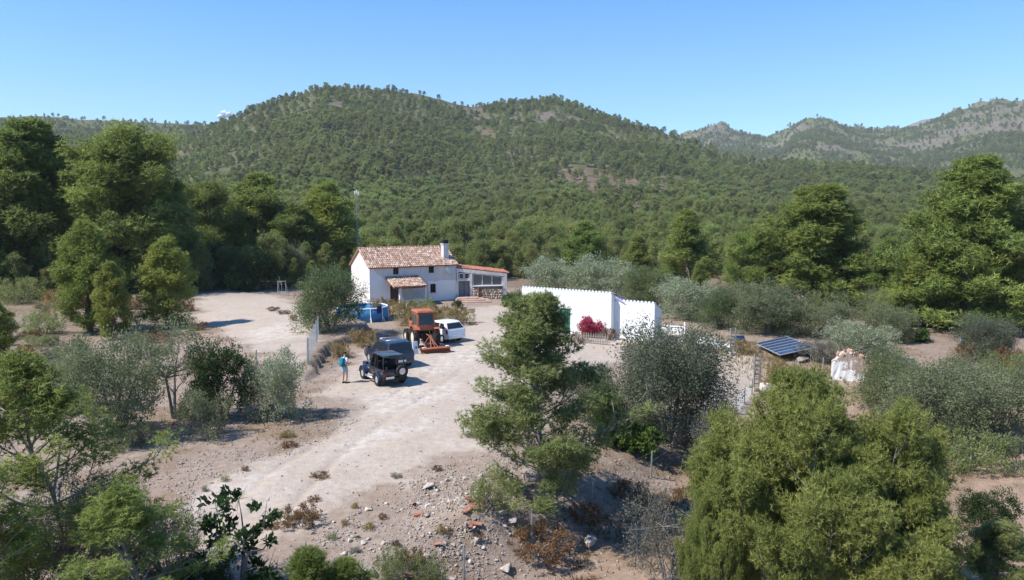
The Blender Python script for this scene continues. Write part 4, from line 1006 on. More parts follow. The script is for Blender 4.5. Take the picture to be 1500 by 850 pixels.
for i, (a, b, c, d) in enumerate(holes):
    if i < 3:
        wo = boxobj('window', ((a + b) / 2, .2, (c + d) / 2), (b - a + .04, .03, d - c + .04), M_GLASS, house)
        bm = BM(); fwd = .05
        for cx, cz, sx_, sz_ in (((a + b) / 2, c + .02, b - a, .04), ((a + b) / 2, d - .02, b - a, .04), (a + .02, (c + d) / 2, .04, d - c - .08), (b - .02, (c + d) / 2, .04, d - c - .08), ((a + b) / 2, (c + d) / 2, .03, d - c - .08)): box(bm, (cx, .165, cz), (sx_, fwd, sz_))
        obj('frame', bm, M_WOODD, wo)
        boxobj('sill', ((a + b) / 2, .02, c - .035), (b - a + .14, .2, .05), M_WHITEW, wo, .008)
    else:
        dr = boxobj('door', ((a + b) / 2, .2, (c + d) / 2), (b - a + .04, .05, d - c + .04), M_WOODD, house, .01)
        boxobj('handle', (b - .12, .15, .85), (.03, .06, .14), M_STEEL, dr, .005)
rng = np.random.default_rng(9)
sl = math.hypot(HALF + .25, RIDGE - EAVE + .0); pit = math.atan2(RIDGE - EAVE, HALF)
def roof_slope(name, parent, w, ln, pitch_ang, origin, flip=False, pitch=.225):
    """slope whose upper edge starts at origin; falls toward -y (or +y when flipped)"""
    bm = BM(); box(bm, (w / 2, ln / 2, -.05), (w, ln, .1)); bevel(bm, .01, 1)
    M = Matrix.Translation(origin) @ (Matrix.Rotation(math.pi, 4, 'Z') @ Matrix.Translation((-w, 0, 0)) if not flip else Matrix.Identity(4)) @ Matrix.Rotation(-pitch_ang, 4, 'X')
    bm.transform(M); ro = obj(name, bm, M_TERRA, parent)
    me = barrel_tiles(w, ln, pitch, .36, rng); me.transform(M); to = obj('tiles', me, M_TILE, ro); tag(to, kind='stuff'); return ro
SLN = HALF / math.cos(pit) + .28
ro = roof_slope('roof', house, UL + .3, SLN, pit, (-.15, HALF, RIDGE))
roof_slope('back_roof', house, UL + .3, SLN, pit, (-.15, HALF + .004, RIDGE), True)
# ridge caps
bm = BM(); nr_ = 26
for i in range(nr_):
    x0 = -.15 + (UL + .3) * i / nr_; tube(bm, (x0, HALF, RIDGE + .01 + rs.uniform(-.01, .01)), (x0 + (UL + .3) / nr_ + .04, HALF, RIDGE + .02), .13, .115, 8)
obj('ridge_tiles', bm, plain('ridge_clay', (.38, .23, .16), .85, var=.35, scale=4), house)
# chimney
cu, cz = u_of(651, 385)
ch = boxobj('chimney', (cu + .55, .95, 5.05), (.62, .55, 1.75), M_WHITEW, house, .02)
boxobj('cap', (cu + .55, .95, 6.0), (.78, .7, .1), M_WHITEW, ch, .015)
boxobj('cowl', (cu + .55, .95, 6.26), (.6, .52, .4), M_BLACK, ch, .04)
# satellite dish
du, dz = u_of(654, 396)
bm = BM(); lathe(bm, [(0.10, .02), (.085, .15), (.05, .28), (0, .38), (-.012, .38), (.04, .28), (.075, .15), (.09, .02)], 'y', 24)
bm.transform(Matrix.Translation((du, -.45, dz)) @ Matrix.Rotation(-.35, 4, 'X') @ Matrix.Rotation(.5, 4, 'Z'))
ds = obj('satellite_dish', bm, M_WHITEP, house)
bm = BM(); tube(bm, (du, -.38, dz), (du, .05, dz - .2), .025); tube(bm, (du, -.5, dz - .3), (du - .15, -.85, dz - .1), .015); obj('bracket', bm, M_STEEL, ds)
# porch
pu0, _ = u_of(564, 406); pu1, _ = u_of(612, 404)
PZ0, PZ1, PD = 2.78, 1.95, 2.3
ppit = math.atan2(PZ0 - PZ1, PD); pln = math.hypot(PZ0 - PZ1, PD)
porch = roof_slope('porch_roof', house, pu1 - pu0, pln, ppit, (pu0, -.005, PZ0), pitch=.24)
for u in (pu0 + .75, pu1 - .1): boxobj('post', (u, -PD + .2, .7), (.22, .22, 2.35), M_WHITEW, house, .02)
boxobj('beam', ((pu0 + pu1) / 2, -PD + .2, PZ1 - .12), (pu1 - pu0 - .1, .14, .14), M_WOODD, house, .01)
boxobj('porch_wall', (pu0 + 2.5, -PD + .2, .1), (pu1 - pu0 - 1.5, .16, 1.0), M_WHITEW, house, .01)
# ------------------------------------------------------------------ annex
B0 = Vector((-5.95, 78.6)); B1 = Vector((-.55, 79.4)); bl = (B1 - B0).length; bang = math.atan2(B1.y - B0.y, B1.x - B0.x)
an = empty('annex_building', (B0.x, B0.y, zb), bang, 'low annex with stone wall, big windows and sloping tile roof beside the farmhouse', 'building')
def av(px): return (px - 672) / (742 - 672) * bl
def stone_wall_mat():
    t = NT('stone_masonry').set(.9, 0, .15); v = t.n('ShaderNodeTexVoronoi'); v.inputs['Scale'].default_value = 3.4; t.l(t.pos(obj=True), v.inputs['Vector'])
    hs = t.n('ShaderNodeSeparateColor'); t.l(v.outputs['Color'], hs.inputs[0])
    t.col(t.ramp(hs.outputs[0], [(0, (.20, .135, .10)), (.5, (.33, .245, .19)), (1, (.44, .35, .28))])); return t.m
M_MASON = stone_wall_mat(); M_MORTAR = plain('mortar', (.36, .31, .27), .95)
xs_ = dict(d0=av(674), d1=av(690), p0=av(692), w0=av(694), w1=av(735))
ZT0, ZT1 = 3.42, 2.78
def ztop(x_): return ZT0 + (ZT1 - ZT0) * x_ / bl
bm = BM()   # white frame: fascia, posts and pillar
def slab(x0, x1, z0a, z0b, z1a, z1b, y0=0.0, y1=.3):
    vs = [bm.verts.new(v) for v in ((x0, y0, z0a), (x1, y0, z0b), (x1, y0, z1b), (x0, y0, z1a), (x0, y1, z0a), (x1, y1, z0b), (x1, y1, z1b), (x0, y1, z1a))]
    for f in ((0, 1, 2, 3), (5, 4, 7, 6), (4, 0, 3, 7), (1, 5, 6, 2), (3, 2, 6, 7), (4, 5, 1, 0)): bm.faces.new([vs[i] for i in f])
slab(0, bl, ztop(0) - .38, ztop(bl) - .34, ztop(0) - .02, ztop(bl) - .02)
slab(xs_['w1'] + .06, bl - .002, -.5, -.5, ztop(xs_['w1']) - .4, ztop(bl) - .36)
slab(xs_['p0'] - .16, xs_['p0'] + .12, -.5, -.5, ztop(xs_['p0']) - .4, ztop(xs_['p0']) - .4, -.01)
slab(0.02, xs_['d0'] + .02, -.5, -.5, ztop(0) - .4, ztop(0) - .4)
slab(xs_['d0'] + .03, xs_['p0'] - .17, 2.02, 2.02, 2.22, 2.22)
obj('wall_frame', bm, M_WHITEW, an)
bx_ = boxobj('side_wall', (bl - .15, 2.3, 1.1), (.3, 3.9, 3.1), M_WHITEW, an); boxobj('back_wall', (bl / 2, 4.2, 1.2), (bl - .64, .3, 3.3), M_WHITEW, an)
# stone wall: mortar core with stones laid into its face
sx0, sx1, sz1 = xs_['p0'] + .14, xs_['w1'] + .05, 1.42
sw = boxobj('stone_wall', ((sx0 + sx1) / 2, .17, (sz1 - .5) / 2), (sx1 - sx0, .3, sz1 + .5), M_MORTAR, an)
M_SS = [plain(f'wall_stone_{n_}', c_, .9, var=.25, scale=5) for n_, c_ in (('brown', (.24, .165, .12)), ('tan', (.36, .28, .215)), ('grey', (.33, .30, .27)))]
sm = []
for k in range(6):
    bm = BM(); box(bm, (0, 0, 0), (1, .12, 1)); bevel(bm, .12, 1)
    for v in bm.verts: v.co += Vector((rs.uniform(-.05, .05), 0, rs.uniform(-.05, .05)))
    m_ = bpy.data.meshes.new('wall_stone'); bm.to_mesh(m_); bm.free(); m_.materials.append(M_SS[k % 3]); sm.append(m_)
z_ = -.1
while z_ < sz1 - .08:
    hh = min(rs.uniform(.15, .22), sz1 - z_); x_ = sx0 + .02
    while x_ < sx1 - .06:
        ww = min(rs.uniform(.18, .36), sx1 - x_)
        o = obj('stone', sm[rs.randrange(6)], None, sw); o.location = (x_ + ww / 2, .02, z_ + hh / 2); o.scale = (ww * .94, 1, hh * .92); x_ += ww
    z_ += hh
boxobj('sill', ((sx0 + sx1) / 2, .12, sz1 + .04), (sx1 - sx0, .42, .07), M_WHITEP, an, .01)
xw = [xs_['w0'] + .05, av(707.5), av(721), xs_['w1']]
for i in range(3):
    a, b = xw[i] + .03, xw[i + 1] - .03; c, d0_, d1_ = sz1 + .12, ztop(a) - .44, ztop(b) - .44
    bm = BM(); vs = [bm.verts.new(v) for v in ((a, .16, c), (b, .16, c), (b, .16, d1_), (a, .16, d0_), (a, .19, c), (b, .19, c), (b, .19, d1_), (a, .19, d0_))]
    for f in ((0, 1, 2, 3), (5, 4, 7, 6), (4, 0, 3, 7), (1, 5, 6, 2), (3, 2, 6, 7), (4, 5, 1, 0)): bm.faces.new([vs[j] for j in f])
    wo = obj('window', bm, plain('dusty_pane', (.13, .13, .115), .25, var=.15), an)
    bm = BM(); tube(bm, (a - .02, .12, c), (a - .02, .12, d0_), .03, n=4); tube(bm, (b + .02, .12, c), (b + .02, .12, d1_), .03, n=4); tube(bm, (a, .12, c), (b, .12, c), .03, n=4); tube(bm, (a, .12, d0_), (b, .12, d1_), .03, n=4); obj('frame', bm, M_WHITEP, wo)
for a, b in ((xs_['d0'] + .1, av(681.5)), (av(682.5), xs_['p0'] - .2)):
    wo = boxobj('window', ((a + b) / 2, .2, 2.56), (b - a, .03, .55), M_GLASS, an)
    bm = BM()
    for cx, cz, sx_, sz_ in (((a + b) / 2, 2.28, b - a, .07), ((a + b) / 2, 2.84, b - a, .06), (a + .03, 2.56, .06, .5), (b - .03, 2.56, .06, .5)): box(bm, (cx, .16, cz), (sx_, .06, sz_))
    obj('frame', bm, M_WHITEP, wo)
bm = BM(); box(bm, ((xs_['d0'] + xs_['p0']) / 2 - .05, .5, .8), (xs_['p0'] - xs_['d0'] - .25, .06, 2.5)); dr = obj('door', bm, plain('grey_glazed_door', (.22, .225, .23), .4, var=.2), an)
boxobj('stile', ((xs_['d0'] + xs_['p0']) / 2 - .05, .45, .8), (.06, .05, 2.4), M_WOODD, dr); boxobj('handle', ((xs_['d0'] + xs_['p0']) / 2 + .1, .43, .95), (.03, .06, .16), M_STEEL, dr, .005)
boxobj('downpipe', (av(702), -.06, .5), (.09, .09, 1.8), M_RUSTY, an, .02)
# sloping roof falls to the right
rp = math.atan2(ZT0 - ZT1, bl); rl = bl / math.cos(rp) + .15
bm = BM(); box(bm, (2.05, rl / 2, -.04), (4.6, rl, .08)); M = Matrix.Translation((0, 4.45, ZT0 + .06)) @ Matrix.Rotation(rp, 4, 'Y') @ Matrix.Rotation(-math.pi / 2, 4, 'Z')
M2 = M @ Matrix.Translation((-.02, 0, 0)); bm.transform(M2); ar = obj('roof', bm, M_TERRA, an)
me = barrel_tiles(4.6, rl, .24, .4, rng); me.transform(M @ Matrix.Translation((-.25, 0, .01))); t2 = obj('tiles', me, tile_mat('red_roof_tiles', [(.33, .12, .08), (.42, .17, .11), (.47, .22, .15)]), ar); tag(t2, kind='stuff')
# brick steps
st = empty('brick_steps', (-5.0, 76.6, hz(-5, 76.6)), bang, 'terracotta paved steps leading up to the annex door', 'steps')
M_PAV = plain('terracotta_paving', (.40, .27, .215), .85, var=.25, scale=3)
for k, (w_, d_, z_) in enumerate(((3.6, 3.0, .06), (3.0, 2.3, .17), (2.2, 1.7, .28))): boxobj('step', (.9 - k * .25, .4 + k * .35, z_ - .2), (w_, d_, .55), M_PAV, st, .02)

# ------------------------------------------------------------------ white barn
W0 = Vector((.8, 58.6)); W1 = Vector((7.4, 54.1)); wl = (W1 - W0).length; wang = math.atan2(W1.y - W0.y, W1.x - W0.x); wz = hz(4, 56)
barn = empty('white_barn', (W0.x, W0.y, wz), wang, 'long low bright white barn with a scalloped tile edge along its roof', 'building')
WH = 3.28
M_WHITE = plaster('fresh_whitewash', (.80, .80, .79), (.76, .755, .74))
dux = 3.55
o = obj('front_wall', wall_holes(wl, WH, [(dux, dux + .95, -.4, 1.95)]), M_WHITE, barn)
dr = boxobj('door', (dux + .475, .16, .75), (.95, .06, 2.36), plain('green_door', (.03, .17, .13), .5, var=.15), barn, .01); boxobj('handle', (dux + .85, .1, .95), (.03, .06, .14), M_STEEL, dr, .005)
def shed_sides(parent, w, h, dep, drop):
    for x0, x1 in ((.003, .3), (w - .3, w - .003)):
        bm = BM()
        q = [(.285, -.5), (dep, -.5), (dep, h - drop), (.285, h - .06)]
        a = [bm.verts.new((x0, y_, z_)) for y_, z_ in q]; b = [bm.verts.new((x1, y_, z_)) for y_, z_ in q]
        bm.faces.new(a); bm.faces.new(b[::-1])
        for i in range(4): bm.faces.new((a[i], b[i], b[(i + 1) % 4], a[(i + 1) % 4]))
        bmesh.ops.recalc_face_normals(bm, faces=bm.faces[:]); obj('side_wall', bm, M_WHITE, parent)
    boxobj('back_wall', (w / 2, dep - .15, (h - drop) / 2 - .3), (w - .61, .28, h - drop + .4), M_WHITE, parent)
    sa = math.atan2(drop, dep - .3); ln = math.hypot(drop, dep - .3)
    bm = BM(); box(bm, (w / 2, ln / 2, -.03), (w - .02, ln, .05)); M = Matrix.Translation((0, .3, h - .02)) @ Matrix.Rotation(-sa, 4, 'X'); bm.transform(M); r1 = obj('roof', bm, M_TERRA, parent)
    me = barrel_tiles(w - .02, ln, .28, .4, rng); me.transform(M); to = obj('tiles', me, M_TILE, r1); tag(to, kind='stuff')
shed_sides(barn, wl, WH, 5.0, 1.3)
bm = BM(); tl = bm
for k in range(6):
    a0, a1 = math.pi * k / 6, math.pi * (k + 1) / 6
    for R_, fl in ((.1, False), (.075, True)):
        q = [(math.cos(a0) * R_, -.004, math.sin(a0) * R_), (math.cos(a1) * R_, -.004, math.sin(a1) * R_), (math.cos(a1) * R_, .42, math.sin(a1) * R_ - .05), (math.cos(a0) * R_, .42, math.sin(a0) * R_ - .05)]
        bm.faces.new([bm.verts.new(v) for v in (q[::-1] if not fl else q)])
    bm.faces.new([bm.verts.new(v) for v in ((math.cos(a0) * .1, -.004, math.sin(a0) * .125), (math.cos(a0) * .02, -.004, math.sin(a0) * .02), (math.cos(a1) * .02, -.004, math.sin(a1) * .02), (math.cos(a1) * .1, -.004, math.sin(a1) * .125))])
bm.transform(Matrix.Diagonal((1, 1, 1.7, 1))); edge_me = bpy.data.meshes.new('edge_tile'); bm.to_mesh(edge_me); bm.free(); edge_me.materials.append(M_WHITE)
nt = 28
for i in range(nt):
    o = obj('edge_tile', edge_me, None, barn); o.location = ((i + .5) * wl / nt, .0, WH + .003); o.rotation_euler = (rs.uniform(-.04, .04), 0, rs.uniform(-.05, .05))
# low wing, set back
wing = empty('barn_wing', (W1.x + math.cos(wang + math.pi / 2) * .6, W1.y + math.sin(wang + math.pi / 2) * .6, wz), wang, 'lower white wing set back at the end of the barn', 'building')
obj('front_wall', wall_holes(3.2, 2.68, []), M_WHITE, wing)
shed_sides(wing, 3.2, 2.68, 1.3, .5)
for i in range(11):
    o = obj('edge_tile', edge_me, None, wing); o.location = ((i + .5) * 3.2 / 11, .0, 2.683)
boxobj('pipe', (.35, -.12, 2.9), (1.1, .06, .06), plain('lilac_pipe', (.45, .38, .6), .5), wing, .02, Matrix.Rotation(.45, 3, 'Y'))
# low white wall beyond
lw = empty('garden_wall', G(985, 490), -.5, 'low white garden wall end half hidden by the large grey olive', 'wall')
boxobj('wall_body', (-.4, 0, .15), (2.4, .22, .9), M_WHITE, lw, .03); boxobj('coping', (-.4, 0, .63), (2.5, .3, .06), M_WHITE, lw, .01); boxobj('post', (.95, 0, .45), (.1, .1, 1.1), M_WHITEP, lw, .01)
# picket fence
g0 = G(842, 502); g1 = G(890, 506)
pf = empty('picket_fence', g0, math.atan2(g1.y - g0.y, g1.x - g0.x), 'small weathered picket fence round the bougainvillea', 'fence')
pl_ = (g1 - g0).length
bm = BM(); box(bm, (0, 0, .35), (.075, .025, .8)); box(bm, (0, 0, .78), (.055, .025, .08), taper=(.2, 1)); pk = bpy.data.meshes.new('picket'); bm.to_mesh(pk); bm.free(); pk.materials.append(M_WOODG)
for i in range(15):
    o = obj('picket', pk, None, pf); o.location = (pl_ * i / 14, 0, rs.uniform(-.03, .03)); o.rotation_euler = (0, rs.uniform(-.05, .05), 0)
for z_ in (.2, .55): boxobj('rail', (pl_ / 2, .03, z_), (pl_ + .1, .03, .06), M_WOODG, pf)

# ------------------------------------------------------------------ ruin
rg_ = G(1238, 558)
ruin = empty('ruined_wall', rg_, -.28, 'ruined stone wall with flaking whitewash and a jagged reddish top', 'wall')
M_RED = plain('red_earth_mortar', (.42, .25, .17), .95, var=.3, scale=4, bump=.5)
r_ = np.random.default_rng(3)
def rtop(x_): return float(np.interp(x_, [-.7, -.35, .1, .9, 1.3, 1.9, 2.6, 3.3], [1.2, 1.75, 1.9, 1.65, 1.2, 1.0, .95, .55])) 
bm = BM(); xsn = np.linspace(-.7, 3.3, 22); fr_ = []; bk_ = []
for x_ in xsn:
    tz = rtop(x_) + r_.normal() * .04
    fr_.append([bm.verts.new((x_, r_.normal() * .012, z_)) for z_ in np.linspace(-.4, tz - .25, 5)]); bk_.append([bm.verts.new((x_, .55, z_)) for z_ in np.linspace(-.4, tz - .2, 5)])
for i in range(21):
    for k in range(4):
        bm.faces.new((fr_[i][k], fr_[i + 1][k], fr_[i + 1][k + 1], fr_[i][k + 1])); bm.faces.new((bk_[i][k], bk_[i][k + 1], bk_[i + 1][k + 1], bk_[i + 1][k]))
    bm.faces.new((fr_[i][4], fr_[i + 1][4], bk_[i + 1][4], bk_[i][4]))
for e in (0, 21):
    for k in range(4): bm.faces.new((fr_[e][k], fr_[e][k + 1], bk_[e][k + 1], bk_[e][k]))
bmesh.ops.recalc_face_normals(bm, faces=bm.faces[:])
t = NT('flaking_whitewash').set(.9, 0, .15); n = t.noise(2.2, 6, .7, t.pos(obj=True)); sx = t.n('ShaderNodeSeparateXYZ'); t.l(t.n('ShaderNodeTexCoord').outputs['Object'], sx.inputs[0])
f = t.math('ADD', t.math('ADD', n, .06), t.math('ADD', t.math('MULTIPLY', sx.outputs[0], -.14), t.math('MULTIPLY', sx.outputs[2], -.17))); t.col(t.mix(t.ramp(f, [(.36, 0.0), (.44, 1.0)]), t.ramp(t.noise(5, 4, .6, t.pos(obj=True)), [(.3, (.26, .18, .13)), (.7, (.44, .35, .28))]), (.74, .73, .71))); t.bump(n, .6, .05)
obj('wall_core', bm, t.m, ruin)
for i in range(60):
    x_ = r_.uniform(-.66, 3.25); tz = rtop(x_); o = obj('stone', SM[i % 9], None, ruin); s_ = r_.uniform(.2, .38)
    o.location = (x_, r_.uniform(.05, .5), tz - r_.uniform(.12, .3)); o.scale = (s_, s_, s_ * .9); o.rotation_euler = tuple(r_.uniform(0, 6.28, 3))
    if i % 5 < 3:
        o.material_slots[0].link = 'OBJECT'; o.material_slots[0].material = M_RED

# ------------------------------------------------------------------ vehicles (local: +x forward, +y left, z up)
def wheel(parent, c, r, w, rim_r, rim_mat, name='wheel', side=1, axis='y', lugs=0):
    bm = BM(); prof = [(-w / 2 + .01, rim_r * .96), (-w / 2, rim_r * 1.05), (-w / 2, r * .9), (-w * .36, r), (w * .36, r), (w / 2, r * .9), (w / 2, rim_r * 1.05), (w / 2 - .01, rim_r * .96)]
    lathe(bm, prof + [(prof[0][0], prof[0][1])], axis, 28, cap=False)
    for i in range(lugs):
        for sd in (-1, 1):
            a = 6.2831853 * (i + (.5 if sd > 0 else 0)) / lugs
            R = Matrix.Rotation(-a, 3, 'Y') if axis == 'y' else Matrix.Rotation(a, 3, 'X')
            box(bm, R @ Vector((r * .985, sd * w * .25, 0)), (.07, w * .52, .055), R @ Matrix.Rotation(sd * .6, 3, 'X'))
    wo = obj(name, bm, M_BLACK, parent); wo.location = c
    bm = BM(); s_ = side
    lathe(bm, [(s_ * (w / 2 - .03), rim_r), (s_ * (w / 2 - .05), rim_r * .8), (s_ * (w / 2 - .09), rim_r * .72), (s_ * (w / 2 - .07), rim_r * .4), (s_ * (w / 2 - .02), rim_r * .3), (s_ * (w / 2 - .02), rim_r * .02), (-s_ * w * .2, rim_r * .02), (-s_ * w * .3, rim_r)], axis, 24)
    obj('rim', bm, rim_mat, wo)
    bm = BM()
    for i in range(6):
        a = 6.2831853 * i / 6; q = Vector((math.cos(a) * rim_r * .58, s_ * (w / 2 - .068), math.sin(a) * rim_r * .58)) if axis == 'y' else Vector((s_ * (w / 2 - .068), math.cos(a) * rim_r * .58, math.sin(a) * rim_r * .58))
        e = Vector((0, .012, 0)) if axis == 'y' else Vector((.012, 0, 0)); tube(bm, q - e, q + e, rim_r * .13, n=8)
    obj('rim_holes', bm, M_BLACK, wo)
    return wo
def side_panel(parent, name, pts, y, mat, th=.012):
    """flat pane on a car's flank; pts are (x,z,y)"""
    bm = BM(); s_ = 1 if y > 0 else -1
    a = [bm.verts.new((p_[0], p_[2] * s_, p_[1])) for p_ in pts]; b = [bm.verts.new((p_[0], (p_[2] + th) * s_, p_[1])) for p_ in pts]
    n = len(pts); bm.faces.new(a); bm.faces.new(b[::-1])
    for i in range(n): bm.faces.new((a[i], a[(i + 1) % n], b[(i + 1) % n], b[i]))
    bmesh.ops.recalc_face_normals(bm, faces=bm.faces[:]); return obj(name, bm, mat, parent)
def quad_panel(parent, name, pts, mat, th=.012):
    bm = BM(); P_ = [Vector(p_) for p_ in pts]; n = (P_[1] - P_[0]).cross(P_[2] - P_[0]).normalized()
    a = [bm.verts.new(p_ - n * .01) for p_ in P_]; b = [bm.verts.new(p_ + n * th) for p_ in P_]; k = len(P_)
    bm.faces.new(a[::-1]); bm.faces.new(b)
    for i in range(k): bm.faces.new((a[i], b[i], b[(i + 1) % k], a[(i + 1) % k]))
    bmesh.ops.recalc_face_normals(bm, faces=bm.faces[:]); return obj(name, bm, mat, parent)
def paint(name, c, rough=.25, coat=.6):
    t = NT(name).set(rough, 0, .5); n = t.noise(3, 4, .6, t.pos(obj=True)); t.col(t.mix(t.ramp(n, [(.5, 0.0), (.75, .25)]), c, (.30, .26, .22)))
    t.b.inputs['Coat Weight'].default_value = coat; t.b.inputs['Coat Roughness'].default_value = .08; return t.m
def glassmat(name, c=(.02, .024, .03)):
    t = NT(name).set(.05, 0, .6); t.col(c); return t.m
M_CGLASS = glassmat('car_glass'); M_REDL = plain('red_lamp', (.45, .02, .02), .2, var=.05, spec=.5); M_ALLOY = plain('alloy_rim', (.62, .63, .65), .35, .6, var=.05)
M_PLATE = plain('number_plate', (.75, .75, .73), .5, var=.05)
def hatchback(name, loc, rz, label, body_mat, L=4.05, Wd=1.72, Hh=1.53, suv=False, rails=False):
    c = empty(name, loc, rz, label, 'car'); hw = Wd / 2
    r = .31; xr, xf = .72, L - .82     # rear and front axle
    # lower body with wheel arches
    def arch(xc, R, z0, n=7): return [(xc - R * math.cos(math.pi * i / n), z0 + R * math.sin(math.pi * i / n)) for i in range(n + 1)]
    z0 = .25
    low = [(.04, z0 + .12), (xr - .37, z0)] + arch(xr, .36, z0)[1:-1] + [(xr + .37, z0), (xf - .37, z0)] + arch(xf, .36, z0)[1:-1] + [(xf + .37, z0), (L - .04, z0 + .1), (L, .52), (L - .06, .72), (L - .35, .84), (L - 1.12, .98), (2.0, .99), (.55, 1.0), (.06, .98), (0, .62)]
    bm = BM(); prism(bm, [(a, b, hw - .02 - (.05 if (a < .1 or a > L - .2) else 0) - (.02 if b > .95 else 0)) for a, b in low], hw)
    bmesh.ops.triangulate(bm, faces=[f for f in bm.faces if len(f.verts) > 4]); bevel(bm, .035, 2, .55)
    for f in bm.faces: f.smooth = False
    body = obj('body', bm, body_mat, c)
    # cabin
    tw = hw - .20; sw = hw - .035
    xb0, xb1, xt0, xt1 = .10, L - 1.15, .48 if not suv else .30, L - 2.0
    cab = [(xb0, .97, sw), (xt0, Hh - .05, tw), (xt0 + .35, Hh, tw - .02), (xt1 - .3, Hh - .01, tw - .02), (xt1, Hh - .06, tw), (xb1, .97, sw)]
    bm = BM(); prism(bm, cab, sw); bevel(bm, .05, 3, .3); obj('cabin', bm, body_mat, c)
    def yy(z_): return sw + (tw - sw) * (z_ - .97) / (Hh - .05 - .97) + .004
    def lerp(a, b, k): return a + (b - a) * k
    for s_ in (1, -1):
        zt, zl = Hh - .13, 1.03
        xq = lambda z_: xb0 + (xt0 - xb0) * (z_ - .97) / (Hh - .05 - .97)
        xw = lambda z_: xb1 + (xt1 - xb1) * (z_ - .97) / (Hh - .06 - .97)
        for nm, a0, a1, b0, b1 in (('quarter_window', xq(zl) + .28, 1.02, xq(zt) + .2, 1.02), ('rear_side_window', 1.1, 1.78, 1.1, 1.78), ('front_side_window', 1.88, xw(zl) - .25, 1.88, xw(zt) - .12)):
            side_panel(c, nm, [(a0, zl, yy(zl)), (a1, zl, yy(zl)), (b1, zt, yy(zt)), (b0, zt, yy(zt))], s_, M_CGLASS)
        side_panel(c, 'tail_light', [(.03, .70, hw - .05), (.22, .74, hw - .02), (.26, .98, hw - .03), (.09, .98, hw - .05)], s_, M_REDL)
        side_panel(c, 'sill_trim', [(xr + .38, .26, hw - .012), (xf - .38, .26, hw - .012), (xf - .38, .36, hw - .012), (xr + .38, .36, hw - .012)], s_, M_BLACK)
        for k, (a, b) in enumerate(((1.07, 1.83), (1.85, 2.75))): side_panel(c, 'door_handle', [(a + .05, .84, hw - .012), (a + .2, .84, hw - .012), (a + .2, .87, hw - .012), (a + .05, .87, hw - .012)], s_, body_mat, .03)
        bm = BM(); box(bm, (2.85, s_ * (hw + .07), 1.03), (.1, .18, .13)); bevel(bm, .03, 2); obj('wing_mirror', bm, body_mat, c)
        bm = BM(); box(bm, (L - .16, s_ * (hw - .22), .72), (.2, .32, .15)); bevel(bm, .04, 2); obj('headlight', bm, M_ALLOY, c)
        for xc in (xr, xf): wheel(c, (xc, s_ * (hw - .12), r), r, .2, .20, M_ALLOY, side=s_)
    k0, k1 = .14, .86; e = lambda k: (xb0 + (xt0 - xb0) * k, .97 + (Hh - .05 - .97) * k)
    (x0, z0_), (x1, z1_) = e(k0), e(k1); yw0, yw1 = sw - .12, tw - .08
    quad_panel(c, 'rear_window', [(x0 - .01, -yw0, z0_), (x0 - .01, yw0, z0_), (x1 - .01, yw1, z1_), (x1 - .01, -yw1, z1_)][::-1], M_CGLASS)
    (x0, z0_), (x1, z1_) = (xb1 + (xt1 - xb1) * .1, 1.03), (xb1 + (xt1 - xb1) * .88, Hh - .12)
    quad_panel(c, 'windscreen', [(x0 + .01, -yw0, z0_), (x0 + .01, yw0, z0_), (x1 + .01, yw1, z1_), (x1 + .01, -yw1, z1_)], M_CGLASS)
    bp = boxobj('rear_bumper', (.02, 0, .45), (.14, Wd - .16, .26), body_mat, c, .05); boxobj('number_plate', (-.055, 0, .50), (.015, .5, .11), M_PLATE, bp)
    boxobj('front_bumper', (L - .03, 0, .42), (.16, Wd - .2, .26), body_mat, c, .05)
    boxobj('underbody', (L / 2, 0, .27), (L - .5, Wd - .5, .16), M_BLACK, c)
    if rails:
        for x_ in (.75, 1.75):
            bm = BM(); tube(bm, (x_, -tw + .02, Hh + .05), (x_, tw - .02, Hh + .05), .022)
            for s_ in (1, -1): box(bm, (x_, s_ * (tw - .06), Hh + .015), (.06, .06, .07))
            obj('roof_bar', bm, M_ALLOY, c)
    return c
def ground_at(x_, y_): return (x_, y_, hz(x_, y_))
H90 = math.pi / 2
hatchback('white_car', ground_at(-3.95, 51.9), H90 + math.radians(44), 'small white hatchback parked beside the orange tractor', paint('white_car_paint', (.80, .80, .80), .3))
hatchback('dark_car', ground_at(-6.55, 42.9), H90 + math.radians(33), 'dark blue car with roof bars parked in front of the black jeep', paint('dark_blue_paint', (.012, .022, .05), .25), 4.0, 1.75, 1.62, True, True)

# open black jeep
JB = paint('black_jeep_paint', (.012, .013, .018), .3); JF = paint('blue_jeep_paint', (.012, .03, .085), .3); M_TRIM = plain('black_trim', (.015, .015, .016), .6)
ja = H90 + math.radians(33); jl = (-6.3, 38.55)
jp = empty('black_jeep', ground_at(*jl), ja, 'small black open-backed jeep with spare wheel on its rear door', 'car')
hw = .66; r = .35; xr, xf = .62, 2.66
bm = BM(); box(bm, (1.05, .0, .50), (2.02, 1.30, .12)); box(bm, (.60, .625, .73), (1.16, .05, .38)); box(bm, (.60, -.625, .73), (1.16, .05, .38)); box(bm, (.03, 0, .72), (.05, 1.29, .40))
box(bm, (.9, 0, .48), (.6, 1.2, .14)); box(bm, (2.55, 0, .60), (1.1, 1.16, .30)); bevel(bm, .015, 2); obj('tub', bm, JB, jp)
bm = BM(); prism(bm, [(1.95, .72), (3.12, .70), (3.12, .93), (2.0, .98), (1.95, .98)], .58); bevel(bm, .04, 3); obj('bonnet', bm, JF, jp)
boxobj('grille', (3.13, 0, .78), (.04, .9, .26), M_TRIM, jp, .01)
